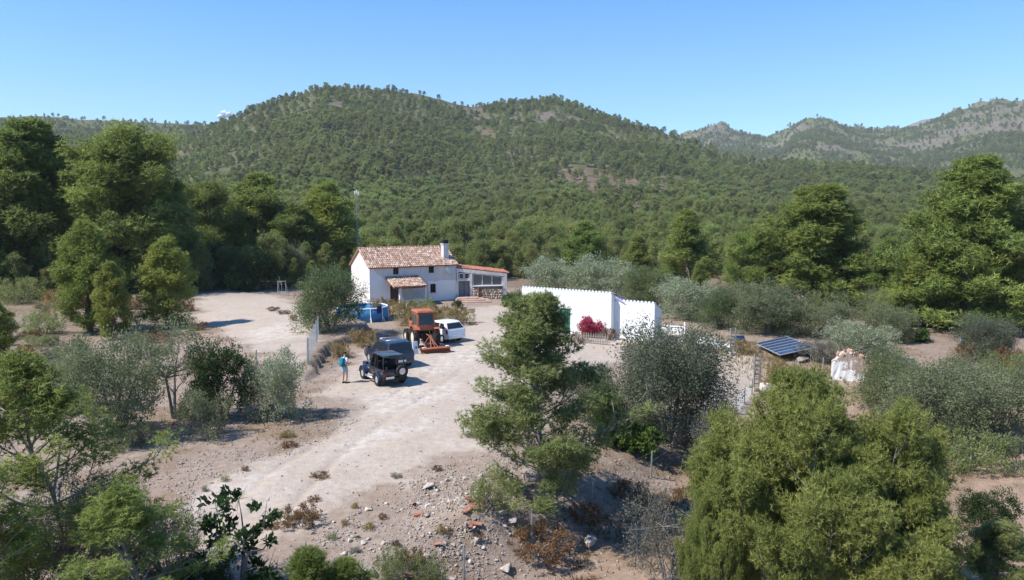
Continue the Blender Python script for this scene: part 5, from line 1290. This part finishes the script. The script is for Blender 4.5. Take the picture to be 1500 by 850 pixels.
for s_ in (1, -1):
    boxobj('headlight', (3.15, s_ * .36, .78), (.05, .17, .17), M_ALLOY, jp, .03)
    d_ = boxobj('door', (1.56, s_ * .645, .70), (.76, .045, .46), JB, jp, .015); boxobj('handle', (1.27, s_ * .675, .84), (.12, .02, .03), M_TRIM, d_)
    boxobj('wing_mirror', (1.9, s_ * .78, 1.05), (.05, .16, .13), M_TRIM, jp, .02)
    for xc, nm in ((xr, 'rear_fender'), (xf, 'front_fender')):
        bm = BM(); n = 9; R = .43
        ring = [[bm.verts.new((xc + R_ * math.cos(math.pi * i / n), s_ * y_, .38 + R_ * math.sin(math.pi * i / n) * .95)) for i in range(n + 1)] for R_, y_ in ((R, .60), (R, .82), (R - .05, .82), (R - .05, .60))]
        for i in range(n):
            for k in range(4): bm.faces.new((ring[k][i], ring[k][i + 1], ring[(k + 1) % 4][i + 1], ring[(k + 1) % 4][i]))
        bmesh.ops.recalc_face_normals(bm, faces=bm.faces[:]); obj(nm, bm, JF, jp)
        wheel(jp, (xc, s_ * .70, r), r, .22, .20, M_ALLOY, side=s_)
    bm = BM(); tube(bm, (xr + .5, s_ * .78, .33), (xf - .5, s_ * .78, .33), .055); obj('side_step', bm, M_ALLOY, jp)
    boxobj('tail_light', (-.01, s_ * .57, .62), (.03, .09, .16), M_REDL, jp, .008)
    # hardtop frame: slim pillars round open windows
    bm = BM()
    for (x0, z0_, y0), (x1, z1_, y1) in (((.05, .9, .62), (.16, 1.60, .56)), ((.95, .92, .62), (.95, 1.62, .56)), ((1.95, .98, .60), (1.55, 1.62, .54)), ((1.2, .92, .62), (1.2, 1.62, .56))): tube(bm, (x0, s_ * y0, z0_), (x1, s_ * y1, z1_), .035, n=6)
    obj('pillar', bm, JB, jp)
    se = boxobj('seat', (1.35, s_ * .30, .72), (.48, .46, .2), M_TRIM, jp, .05); boxobj('backrest', (1.12, s_ * .30, 1.02), (.14, .44, .52), M_TRIM, se, .05)
bm = BM(); box(bm, (.86, 0, 1.64), (1.52, 1.16, .07)); bevel(bm, .03, 3); obj('roof', bm, JB, jp)
bm = BM(); tube(bm, (.05, -.6, .92), (.05, .6, .92), .03, n=6); tube(bm, (.16, -.54, 1.59), (.16, .54, 1.59), .03, n=6); obj('rear_window_frame', bm, JB, jp)
quad_panel(jp, 'windscreen', [(1.96, -.54, 1.0), (1.96, .54, 1.0), (1.58, .5, 1.58), (1.58, -.5, 1.58)], M_CGLASS)
bm = BM(); lathe(bm, [(-.02, .19), (.02, .19)], 'x', 20, (1.72, .3, 1.0)); obj('steering_wheel', bm, M_TRIM, jp)
bk = boxobj('rear_door', (-.005, -.05, .74), (.03, .9, .36), JB, jp, .01)
sw_ = wheel(jp, (-.16, -.36, .82), .335, .20, .19, M_ALLOY, 'spare_wheel', side=-1, axis='x')
rb = boxobj('rear_bumper', (-.10, 0, .42), (.1, 1.4, .14), M_TRIM, jp, .03); boxobj('number_plate', (-.165, .32, .52), (.015, .46, .11), M_PLATE, rb)
boxobj('front_bumper', (3.28, 0, .46), (.1, 1.42, .14), M_TRIM, jp, .03); boxobj('chassis', (1.6, 0, .36), (3.0, .7, .12), M_TRIM, jp)

# tractor
OR = plain('faded_orange_paint', (.37, .12, .06), .65, var=.25, scale=3, spec=.3, dirt=(.26, .12, .07)); CREAM = plain('cream_rim_paint', (.66, .60, .44), .6, var=.12, dirt=(.3, .2, .13))
tx = empty('orange_tractor', ground_at(-6.05, 50.2), H90 + math.radians(23), 'faded orange tractor with closed cab and cream rear rims', 'tractor')
bm = BM(); box(bm, (.25, 0, .85), (.9, .5, .6)); box(bm, (1.4, 0, .8), (1.6, .42, .45)); bevel(bm, .03, 1); obj('chassis', bm, M_BLACK, tx)
bm = BM(); prism(bm, [(1.15, .95), (2.95, .9), (3.0, 1.45), (1.15, 1.6)], .36); bevel(bm, .06, 3); obj('bonnet', bm, OR, tx)
boxobj('grille', (2.99, 0, 1.15), (.04, .5, .4), M_TRIM, tx, .01)
for s_ in (1, -1):
    wheel(tx, (0, s_ * .74, .72), .72, .38, .40, CREAM, 'rear_wheel', s_, lugs=16); wheel(tx, (2.2, s_ * .70, .5), .5, .30, .27, CREAM, 'front_wheel', s_, lugs=14)
    bm = BM(); n = 8; R = .84
    ring = [[bm.verts.new((R_ * math.cos(math.radians(15 + 120 * i / n)), s_ * y_, .72 + R_ * math.sin(math.radians(15 + 120 * i / n)))) for i in range(n + 1)] for R_, y_ in ((R, .50), (R, .94), (R - .03, .94), (R - .03, .50))]
    for i in range(n):
        for k in range(4): bm.faces.new((ring[k][i], ring[k][i + 1], ring[(k + 1) % 4][i + 1], ring[(k + 1) % 4][i]))
    bmesh.ops.recalc_face_normals(bm, faces=bm.faces[:]); obj('mudguard', bm, OR, tx)
    boxobj('tail_light', (-.72, s_ * .82, 1.2), (.06, .12, .1), M_REDL, tx, .01); boxobj('headlight', (3.0, s_ * .26, 1.1), (.05, .14, .14), M_ALLOY, tx, .03)
    side_panel(tx, 'side_window', [(-.22, 1.62, .655), (.42, 1.62, .655), (.42, 2.32, .60), (-.14, 2.32, .60)], s_, M_CGLASS); side_panel(tx, 'door_window', [(.52, 1.5, .655), (1.02, 1.5, .655), (.96, 2.32, .60), (.52, 2.32, .60)], s_, M_CGLASS)
bm = BM(); prism(bm, [(-.35, 1.2, .66), (1.1, 1.2, .66), (1.1, 1.5, .665), (1.0, 2.4, .595), (-.22, 2.4, .595), (-.36, 1.5, .665)], .66); bevel(bm, .03, 2, .3); obj('cab', bm, OR, tx)
quad_panel(tx, 'rear_window', [(-.362, -.52, 1.60), (-.362, .52, 1.60), (-.245, .48, 2.30), (-.245, -.48, 2.30)][::-1], M_CGLASS); quad_panel(tx, 'windscreen', [(1.09, -.52, 1.6), (1.09, .52, 1.6), (1.01, .48, 2.3), (1.01, -.48, 2.3)], M_CGLASS)
bm = BM(); box(bm, (.38, 0, 2.5), (1.56, 1.34, .16), taper=(.9, .88)); bevel(bm, .05, 3); obj('cab_roof', bm, OR, tx)
bm = BM(); tube(bm, (1.9, .2, 1.5), (1.9, .2, 2.3), .04); obj('exhaust', bm, M_RUSTY, tx)
bm = BM()
for s_ in (1, -1): tube(bm, (-.2, s_ * .3, .55), (-1.0, s_ * .42, .45), .035, n=6); tube(bm, (-.3, s_ * .3, 1.0), (-.75, s_ * .38, .5), .025, n=6)
tube(bm, (-.3, 0, .95), (-1.0, 0, .95), .035, n=6); obj('hitch_arms', bm, M_RUSTY, tx)
# mounted implement
im = empty('orange_scraper', ground_at(-5.2, 48.0), H90 + math.radians(28), 'rusty orange scraper blade hitched behind the tractor', 'implement')
bm = BM(); 
for s_ in (1, -1): tube(bm, (.1, s_ * .15, .25), (.65, 0, 1.05), .04, n=6); tube(bm, (.1, s_ * .45, .25), (.75, s_ * .40, .45), .04, n=6); tube(bm, (.75, s_ * .4, .45), (.65, 0, 1.05), .03, n=6)
tube(bm, (-.05, -.3, .3), (.65, 0, 1.0), .03, n=6); tube(bm, (.75, -.42, .45), (.75, .42, .45), .04, n=6); obj('hitch_frame', bm, OR, im)
bm = BM(); n = 6
ring = [[bm.verts.new((-.25 + .22 * math.cos(a) , y_, .17 + .17 * math.sin(a))) for a in [math.radians(-80 + 200 * i / n) for i in range(n + 1)]] for y_ in (-1.15, .95)]
ring2 = [[bm.verts.new((-.25 + .20 * math.cos(a) , y_, .17 + .15 * math.sin(a))) for a in [math.radians(-80 + 200 * i / n) for i in range(n + 1)]] for y_ in (-1.15, .95)]
for i in range(n):
    bm.faces.new((ring[0][i], ring[0][i + 1], ring[1][i + 1], ring[1][i])); bm.faces.new((ring2[0][i], ring2[1][i], ring2[1][i + 1], ring2[0][i + 1]))
obj('blade', bm, OR, im)
boxobj('beam', (.05, -.1, .26), (.2, 2.15, .13), OR, im, .02); boxobj('cutting_edge', (-.22, -.1, .03), (.12, 2.1, .05), M_RUSTY, im, .01)
for y_ in (.75, -.95): boxobj('white_plate', (-.06, y_, .37), (.2, .22, .05), M_WHITEP, im, .01)
cn = empty('metal_sheet', ground_at(-6.35, 47.35), H90 + math.radians(35), 'white metal sheet standing upright beside the scraper', 'sheet')
bm = BM(); box(bm, (0, 0, .4), (.07, .38, .84), Matrix.Rotation(.18, 3, 'Y')); bevel(bm, .015, 2); pn = obj('board', bm, plain('pale_blue_enamel', (.62, .68, .70), .4, var=.08), cn); boxobj('handle_hole', (-.045, -.05, .42), (.02, .1, .12), M_TRIM, cn, .01, Matrix.Rotation(.18, 3, 'Y'))

# ------------------------------------------------------------------ person
SKIN = plain('skin', (.42, .25, .18), .55, var=.05); TEAL = plain('teal_cloth', (.01, .17, .25), .8, var=.15, scale=12); WCL = plain('white_cloth', (.72, .72, .72), .85, var=.05); SHORT = plain('pale_blue_cloth', (.36, .44, .52), .85, var=.08); HAIR = plain('dark_hair', (.02, .015, .012), .6)
pe = empty('person', ground_at(-9.15, 39.35), math.radians(-38), 'person in white shirt and teal backpack standing beside the black jeep', 'person')
def skin(name, joints, edges, mat, parent, root=0, sub=2):
    me = bpy.data.meshes.new(name); me.from_pydata([j[:3] for j in joints], edges, []); o = obj(name, me, mat, parent)
    m = o.modifiers.new('skin', 'SKIN'); sv_ = me.skin_vertices[0].data
    for i, j in enumerate(joints): sv_[i].radius = (j[3], j[4] if len(j) > 4 else j[3])
    sv_[root].use_root = True; m.use_smooth_shade = True
    s_ = o.modifiers.new('sub', 'SUBSURF'); s_.levels = sub; s_.render_levels = sub; return o
# faces +y locally
J = [(0, 0, .93, .14, .105), (0, .0, 1.12, .125, .09), (0, .0, 1.32, .15, .10), (0, .01, 1.45, .07, .065), (0, .03, 1.53, .052, .055), (0, .05, 1.60, .07, .085), (0, .055, 1.69, .075, .095), (0, .05, 1.745, .045, .06)]
E = [(i, i + 1) for i in range(7)]
def limb(start, pts):
    b = len(J); J.extend(pts); E.append((start, b)); E.extend((b + i, b + i + 1) for i in range(len(pts) - 1)); return b + len(pts) - 1
for s_ in (1, -1):
    limb(0, [(s_ * .095, .0, .84, .085), (s_ * .105, .03 * s_ + .02, .50, .058), (s_ * .105, .03 * s_ + .01, .36, .056), (s_ * .105, .03 * s_ - .02, .10, .036), (s_ * .11, .03 * s_ + .03, .045, .04), (s_ * .12, .03 * s_ + .16, .03, .03)])
    wr = limb(2, [(s_ * .19, .0, 1.39, .058), (s_ * .25, .0, 1.22, .045), (s_ * .265, .02, 1.10, .04), (s_ * .20, .16, 1.0 + .08 * s_, .034), (s_ * .13, .27, 1.02 + .1 * s_, .026), (s_ * .115, .31, 1.03 + .1 * s_, .030)])
    wx, wy, wz_ = J[wr][:3]
    for k, (a, ln) in enumerate(((-.035, .07), (-.012, .085), (.012, .08), (.033, .065))):
        limb(wr, [(wx + a * .8, wy + .035, wz_ + .01 * (k - 1), .0095), (wx + a, wy + .035 + ln * .55, wz_, .009), (wx + a, wy + .03 + ln * .8, wz_ - .025, .008)])
    limb(wr, [(wx - s_ * .035, wy + .005, wz_ + .01, .010), (wx - s_ * .05, wy + .035, wz_ + .015, .009)])
skin('body', J, E, SKIN, pe)
JS = [(0, 0, .96, .165, .125), (0, 0, 1.12, .148, .11), (0, 0, 1.32, .172, .12), (0, .005, 1.44, .085, .08)]; ES = [(0, 1), (1, 2), (2, 3)]
for s_ in (1, -1):
    b = len(JS); JS += [(s_ * .20, .0, 1.385, .075), (s_ * .25, .0, 1.20, .066)]; ES += [(2, b), (b, b + 1)]
skin('shirt', JS, ES, WCL, pe)
JS = [(0, 0, .97, .162, .122), (0, 0, .90, .155, .12)]; ES = [(0, 1)]
for s_ in (1, -1):
    b = len(JS); JS += [(s_ * .10, .0, .80, .105), (s_ * .112, .015 + .02 * s_, .56, .088)]; ES += [(1, b), (b, b + 1)]
skin('shorts', JS, ES, SHORT, pe)
skin('hair', [(0, .02, 1.62, .075, .08), (0, .035, 1.71, .088, .105), (0, .04, 1.765, .055, .075)], [(0, 1), (1, 2)], HAIR, pe)
bm = BM(); box(bm, (0, -.17, 1.2), (.32, .18, .48)); bevel(bm, .06, 3); bp_ = obj('backpack', bm, TEAL, pe); boxobj('pocket', (0, -.275, 1.1), (.24, .06, .22), TEAL, bp_, .025)
for s_ in (1, -1):
    bm = BM(); pts_ = [(s_ * .11, -.10, 1.42), (s_ * .12, .0, 1.475), (s_ * .12, .11, 1.40), (s_ * .13, .125, 1.22), (s_ * .14, -.06, 1.04)]
    for a, b in zip(pts_, pts_[1:]): tube(bm, a, b, .022, n=6)
    obj('strap', bm, TEAL, bp_)
for s_ in (1, -1):
    bm = BM(); box(bm, (s_ * .112, .03 * s_ + .06, .035), (.095, .27, .075)); bevel(bm, .03, 3); obj('shoe', bm, M_TRIM, pe)
    bm = BM(); bmesh.ops.create_uvsphere(bm, u_segments=10, v_segments=8, radius=.011, matrix=Matrix.Translation((s_ * .032, .143, 1.645))); obj('eye', bm, M_TRIM, pe)
    bm = BM(); bmesh.ops.create_uvsphere(bm, u_segments=10, v_segments=8, radius=.03, matrix=Matrix.Translation((s_ * .082, .05, 1.63)) @ Matrix.Diagonal((.4, .8, 1.1, 1))); obj('ear', bm, SKIN, pe)
bm = BM(); tube(bm, (0, .125, 1.645), (0, .165, 1.605), .008, .016, 8); obj('nose', bm, SKIN, pe)
boxobj('mouth', (0, .134, 1.565), (.045, .012, .012), plain('lips', (.33, .13, .11), .5), pe, .004)

# ------------------------------------------------------------------ pool
pg = (-13.3, 64.2); PR, PH = 2.25, 1.2
po = empty('swimming_pool', ground_at(*pg), 0, 'blue round above-ground pool with white frame legs under the olive', 'pool')
LIN = plain('blue_pool_liner', (.05, .22, .44), .5, var=.15, scale=2); bm = BM(); lathe(bm, [(-.2, PR), (PH - .05, PR + .02), (PH - .05, PR - .02), (.05, PR - .06), (.05, .02)], 'z', 40); obj('liner', bm, LIN, po)
bm = BM(); 
for i in range(24):
    a0, a1 = 6.2831853 * i / 24, 6.2831853 * (i + 1) / 24; tube(bm, (math.cos(a0) * PR, math.sin(a0) * PR, PH), (math.cos(a1) * PR, math.sin(a1) * PR, PH), .06, n=6)
obj('rim', bm, M_WHITEP, po)
for i in range(12):
    a = 6.2831853 * i / 12; ca, sa = math.cos(a), math.sin(a); bm = BM(); tube(bm, (ca * (PR + .08), sa * (PR + .08), PH), (ca * (PR + .12), sa * (PR + .12), -.1), .04, n=6); tube(bm, (ca * (PR + .1), sa * (PR + .1), .5), (ca * (PR + .45), sa * (PR + .45), -.1), .03, n=6); obj('leg', bm, M_WHITEP, po)
t = NT('pool_water').set(.05, 0, .5); t.col((.07, .42, .62)); t.bump(t.noise(3, 3, .5, t.pos()), .2, .05)
bm = BM(); lathe(bm, [(PH - .22, PR - .05), (PH - .21, .02)], 'z', 40); obj('water', bm, t.m, po)
bm = BM(); box(bm, (PR * .80, -PR * .62, PH - .1), (.5, .1, .62)); bevel(bm, .04, 2); bmesh.ops.rotate(bm, verts=bm.verts[:], cent=(PR * .8, -PR * .62, PH), matrix=Matrix.Rotation(.9, 3, 'Z')); obj('towel', bm, plain('navy_towel', (.02, .03, .12), .9), po)
# ------------------------------------------------------------------ metal frame on the terrace
g = G(413, 434); fr = empty('trestle', g, .15, 'tall open grey metal trestle at the back of the terrace', 'trestle')
for s_ in (-1, 1):
    bm = BM(); tube(bm, (s_ * .5, 0, -.1), (s_ * .4, .1, 1.75), .035, n=6); tube(bm, (s_ * .5 + .15, .8, -.1), (s_ * .4, .15, 1.75), .035, n=6); obj('leg', bm, M_STEEL, fr)
for z_ in (.5, 1.7): 
    bm = BM(); tube(bm, (-.46, .04, z_), (.46, .04, z_), .03, n=6); obj('crossbar', bm, M_STEEL, fr)
bm = BM(); tube(bm, (0, .04, .5), (0, .08, 1.7), .025, n=6); tube(bm, (-.15, .1, 1.7), (-.3, .1, 2.3), .02, n=6); obj('brace', bm, M_STEEL, fr)
# ------------------------------------------------------------------ wire fences
M_POSTG = plain('grey_green_post', (.26, .30, .31), .6, .2, var=.15)
def wire_fence(pts, label, hh=1.1, mesh=True, th=.03, wires=3):
    f = empty('wire_fence', pts[0], 0, label, 'fence'); o0 = Vector(pts[0])
    for q in pts:
        d = Vector(q) - o0; po_ = boxobj('post', d + Vector((0, 0, hh / 2 - .1)), (th * 2, th * 2, hh + .2), M_POSTG, f, .008, Matrix.Rotation(rs.uniform(-.04, .04), 3, 'X') @ Matrix.Rotation(rs.uniform(-.03, .03), 3, 'Y'))
    for k in range(wires):
        bm = BM()
        for a, b in zip(pts, pts[1:]):
            z_ = hh * (.25 + .7 * k / max(1, wires - 1)); tube(bm, Vector(a) - o0 + Vector((0, .0, z_)), Vector(b) - o0 + Vector((0, 0, z_)), .004, n=3, cap=False)
        obj('wire', bm, M_STEEL, f)
    if mesh:
        bm = BM()
        for a, b in zip(pts, pts[1:]):
            A_, B_ = Vector(a) - o0, Vector(b) - o0; L_ = (B_ - A_).length; n = int(L_ / .09)
            for i in range(-8, n):
                for sg in (1, -1):
                    x0, x1 = i * .09, i * .09 + hh * .85
                    if sg < 0: x0, x1 = x1, x0
                    z0_, z1_ = .05, hh * .92
                    def clip(xa, za, xb, zb):
                        if xa < 0: za += (zb - za) * (0 - xa) / (xb - xa); xa = 0
                        if xa > L_: za += (zb - za) * (L_ - xa) / (xb - xa); xa = L_
                        return xa, za
                    if max(x0, x1) <= 0 or min(x0, x1) >= L_: continue
                    p0 = clip(x0, z0_, x1, z1_); p1 = clip(x1, z1_, x0, z0_)
                    tube(bm, A_.lerp(B_, p0[0] / L_) + Vector((0, 0, p0[1])), A_.lerp(B_, p1[0] / L_) + Vector((0, 0, p1[1])), .0022, n=3, cap=False)
        obj('wire_mesh', bm, M_STEEL, f)
    return f
wire_fence([G(680, 852), G(779, 797), G(868, 747), G(954, 700), G(1018, 655)], 'wire fence with slim grey posts along the path below the pine', 1.05, False, .026)
wire_fence([G(451, 532), G(464, 502), G(470, 480), G(474, 462)], 'chain-link fence along the terrace edge beside the pool olive', 1.5, True, .04)
g0, g1 = G(378, 560), G(448, 533)
wire_fence([G(376, 535), G(452, 534)], 'short loose wire fence crossing the terrace behind the olive bush', .9, False, .03, 2)
wire_fence([G(1078, 606), G(1090, 592), G(1101, 578)], 'sagging mesh fence beside the ladder-like gate post', .9, True, .035)
wire_fence([G(1130, 557), G(1165, 552), G(1205, 548)], 'thin wire fence between the gate post and the ruined wall', 1.0, False, .025)
def gate_post(px, b, tpx, label, wood):
    g = G(px, b); tp_ = at_y(px, tpx, g.y); hh = tp_.z - g.z; q = empty('gate_post', g, .2, label, 'post')
    for s_ in (-1, 1): boxobj('upright', (s_ * .17, 0, hh / 2 - .1), (.075, .075, hh + .2), wood, q, .01)
    n = 8
    for i in range(n): boxobj('rung', (0, 0, .15 + (hh - .25) * i / (n - 1)), (.30, .045, .05), wood, q)
    bm = BM()
    for i in range(14):
        z_ = .1 + (hh - .2) * i / 14; tube(bm, (-.15, .03, z_), (.15, .03, z_ + .12), .006, n=3); tube(bm, (.15, .03, z_), (-.15, .03, z_ + .12), .006, n=3)
    obj('mesh_infill', bm, M_STEEL, q); boxobj('footing', (0, 0, .05), (.5, .3, .35), M_MORTAR, q, .04); return q
gate_post(1108, 573, 519, 'tall ladder-like gate post beside the large reddish slab', M_WOODG)
gate_post(1073, 521, 481, 'ladder-like gate post beside the white tarpaulin', M_WOODG)
# blue-grey post, stump post
q = empty('utility_post', G(1407, 520), 0, 'short blue-grey post on the terrace below the tall pine', 'post'); boxobj('shaft', (0, 0, .5), (.16, .16, 1.3), plain('blue_grey_paint', (.26, .34, .40), .6), q, .02); boxobj('box', (0, -.1, .85), (.3, .14, .3), plain('blue_grey_paint', (.26, .34, .40), .6), q, .02); boxobj('cap', (0, 0, 1.17), (.2, .2, .05), M_STEEL, q, .01)
# ------------------------------------------------------------------ solar panels
S0 = Vector((16.45, 49.7, .35)); S1 = Vector((17.1, 45.6, .35)); S2 = Vector((18.6, 44.75, .78)); S3 = Vector((19.0, 49.1, .78))
gz = hz(17.5, 47.5); sp = empty('solar_array', (17.5, 47.5, gz), 0, 'row of blue solar panels tilted on a low frame in dry grass', 'solar panels'); base_ = Vector((17.5, 47.5, 0))
U = (S1 - S0 + S2 - S3) * .5; Vv = (S3 - S0 + S2 - S1) * .5; O_ = (S0 + S1 + S2 + S3) * .25 - U * .5 - Vv * .5 - base_; Nn = U.cross(Vv).normalized()
if Nn.z < 0: Nn = -Nn
t = NT('solar_cells').set(.12, 0, .5)
bt = t.n('ShaderNodeTexBrick'); bt.offset = 0; bt.inputs['Color1'].default_value = (.02, .038, .085, 1); bt.inputs['Color2'].default_value = (.025, .05, .11, 1); bt.inputs['Mortar'].default_value = (.10, .14, .2, 1); bt.inputs['Scale'].default_value = 6.0; bt.inputs['Mortar Size'].default_value = .012; bt.inputs['Row Height'].default_value = .9; bt.inputs['Brick Width'].default_value = .9
t.l(t.pos((1, 1, 0), obj=True), bt.inputs['Vector']); t.col(bt.outputs[0]); M_CELL = t.m
n = 6
for i in range(n):
    a = O_ + U * (i / n) + U.normalized() * .02; w_ = U.length / n - .04; u_, v_ = U.normalized(), Vv.normalized(); lv = Vv.length
    bm = BM(); c_ = a + u_ * w_ / 2 + v_ * lv / 2; R = Matrix((u_, (Nn.cross(u_)), Nn)).transposed(); v2 = Nn.cross(u_)
    box(bm, c_, (w_, lv, .035), R); pn = obj('panel', bm, M_CELL, sp)
    bm = BM(); 
    for k in (-1, 1): box(bm, c_ + u_ * k * (w_ / 2), (.035, lv + .04, .05), R); box(bm, c_ + v2 * k * (lv / 2), (w_ + .03, .035, .052), R)
    obj('frame', bm, M_ALLOY, pn)
for k, z_ in ((.08, 0), (.92, 0)):
    for i in range(4):
        q = O_ + U * (.05 + .3 * i) + Vv * k; bm = BM(); tube(bm, (q.x, q.y, -.1), (q.x, q.y, q.z - .02 - 0), .025, n=6); obj('leg', bm, M_STEEL, sp)
# a lone panel lying by the gate post
g = G(1083, 503); q = empty('loose_solar_panel', g, .3, 'single dark panel leaning in the grass by the white tarpaulin', 'solar panel'); boxobj('cells', (0, 0, .28), (.9, .04, .55), M_CELL, q, 0, Matrix.Rotation(-.5, 3, 'X')); boxobj('frame', (0, .035, .27), (.96, .03, .6), M_ALLOY, q, 0, Matrix.Rotation(-.5, 3, 'X'))
# white tarpaulin draped over something
g = G(1046, 506); bm = BM(); n = 26; r_ = np.random.default_rng(8); grid = []
for i in range(n + 1):
    row = []
    for j in range(13):
        u, v = i / n, j / 12; x_ = (u - .5) * 2.4; y_ = (v - .5) * 1.3
        z_ = .72 * math.sin(math.pi * v) ** .6 * (.55 + .45 * math.sin(u * 5.2 + .6)) * math.sin(math.pi * min(1, max(.0, u))) ** .5 + .12 * (float(vnoise(np.array([u * 9]), np.array([v * 5]), 4)[0]) - .5)
        row.append(bm.verts.new((x_, y_, max(.01, z_))))
    grid.append(row)
for i in range(n):
    for j in range(12): bm.faces.new((grid[i][j], grid[i + 1][j], grid[i + 1][j + 1], grid[i][j + 1])).smooth = True
tp = obj('tarpaulin', bm, plain('white_tarpaulin', (.76, .76, .75), .6, var=.06)); tp.location = g; tp.rotation_euler = (0, 0, -.3); tag(tp, 'crumpled white tarpaulin lying behind the gate post', 'tarpaulin')
# ------------------------------------------------------------------ antenna mast behind the trees
q = at_y(525, 395, 108); gz = hz(q.x, 108); tz = at_y(525, 283, 108).z
am = empty('antenna_mast', (q.x, 108, gz), 0, 'thin grey lattice antenna mast rising behind the farmhouse trees', 'mast'); hh = tz - gz
bm = BM()
for k in range(3):
    a = k * 2.094; tube(bm, (.22 * math.cos(a), .22 * math.sin(a), -.2), (.15 * math.cos(a), .15 * math.sin(a), hh), .02, n=5)
    b = a + 2.094; m_ = int(hh / .6)
    for i in range(m_):
        z_ = i * .6; tube(bm, (.2 * math.cos(a), .2 * math.sin(a), z_), (.2 * math.cos(b), .2 * math.sin(b), z_ + .6), .01, n=3)
obj('lattice', bm, M_STEEL, am)
for k, (dx, dz) in enumerate(((-.22, 0), (.03, .15), (.28, -.08))):
    bm = BM(); box(bm, (dx, -.2, hh + dz), (.16, .1, .6)); bevel(bm, .04, 2); obj('antenna', bm, M_WHITEP, am)
# utility pole in the pines on the left
q = G(352, 408); up = empty('wooden_pole', q, 0, 'slim grey wooden pole standing among the pines by the terrace', 'pole'); bm = BM(); tube(bm, (0, 0, -.3), (0, 0, 4.6), .11, .08, 8); obj('shaft', bm, M_WOODG, up); bm = BM(); tube(bm, (0, 0, 4.55), (0, 0, 4.68), .1, .03, 8); obj('cap', bm, M_STEEL, up)
# ------------------------------------------------------------------ small cloud far beyond the ridge
def cloud():
    bm = BM(); r_ = np.random.default_rng(12)
    c0 = at_y(331, 166, 9000)
    for dx, dz, rr in ((0, -20, 75), (-60, -55, 65), (65, -45, 70), (10, 25, 45), (-110, -85, 55), (110, -80, 55), (40, 5, 45), (-30, 0, 50)):
        bmesh.ops.create_icosphere(bm, subdivisions=4, radius=rr, matrix=Matrix.Translation((dx, r_.uniform(-60, 60), dz)))
    for v in bm.verts:
        n_ = float(fbm(np.array([v.co.x / 30 + v.co.y / 55]), np.array([v.co.z / 30 - v.co.y / 50]), 4, 5)[0]) - .5; v.co += v.normal * n_ * 20
    for f in bm.faces: f.smooth = True
    t = NT('cloud_white').set(1.0, 0, 0); t.col((.66, .72, .82)); o = obj('cloud', bm, t.m); o.scale = (.62, .62, .5); o.location = c0; tag(o, 'small white cloud peeping over the left-hand ridge', 'cloud'); return o
cloud()
# ------------------------------------------------------------------ haze
hb = BM(); hx0, hx1, hy0, hy1, hz0, hz1 = -4800, 4800, -4800, 4800, -40, 760
box(hb, ((hx0 + hx1) / 2, (hy0 + hy1) / 2, (hz0 + hz1) / 2), (hx1 - hx0, hy1 - hy0, hz1 - hz0))
t = NT('haze_air'); t.t.nodes.remove(t.b); pv = t.n('ShaderNodeVolumePrincipled'); pv.inputs['Color'].default_value = (.80, .87, .96, 1); pv.inputs['Density'].default_value = .00012; pv.inputs['Anisotropy'].default_value = .0
t.l(pv.outputs[0], t.out.inputs['Volume']); ho = obj('haze', hb, t.m); tag(ho, kind='stuff')
zz = height(np.linspace(-4700, 4700, 400)[None, :].repeat(400, 0), np.linspace(-4700, 4700, 400)[:, None].repeat(400, 1)); print('TERRAIN', zz.min(), zz.max())
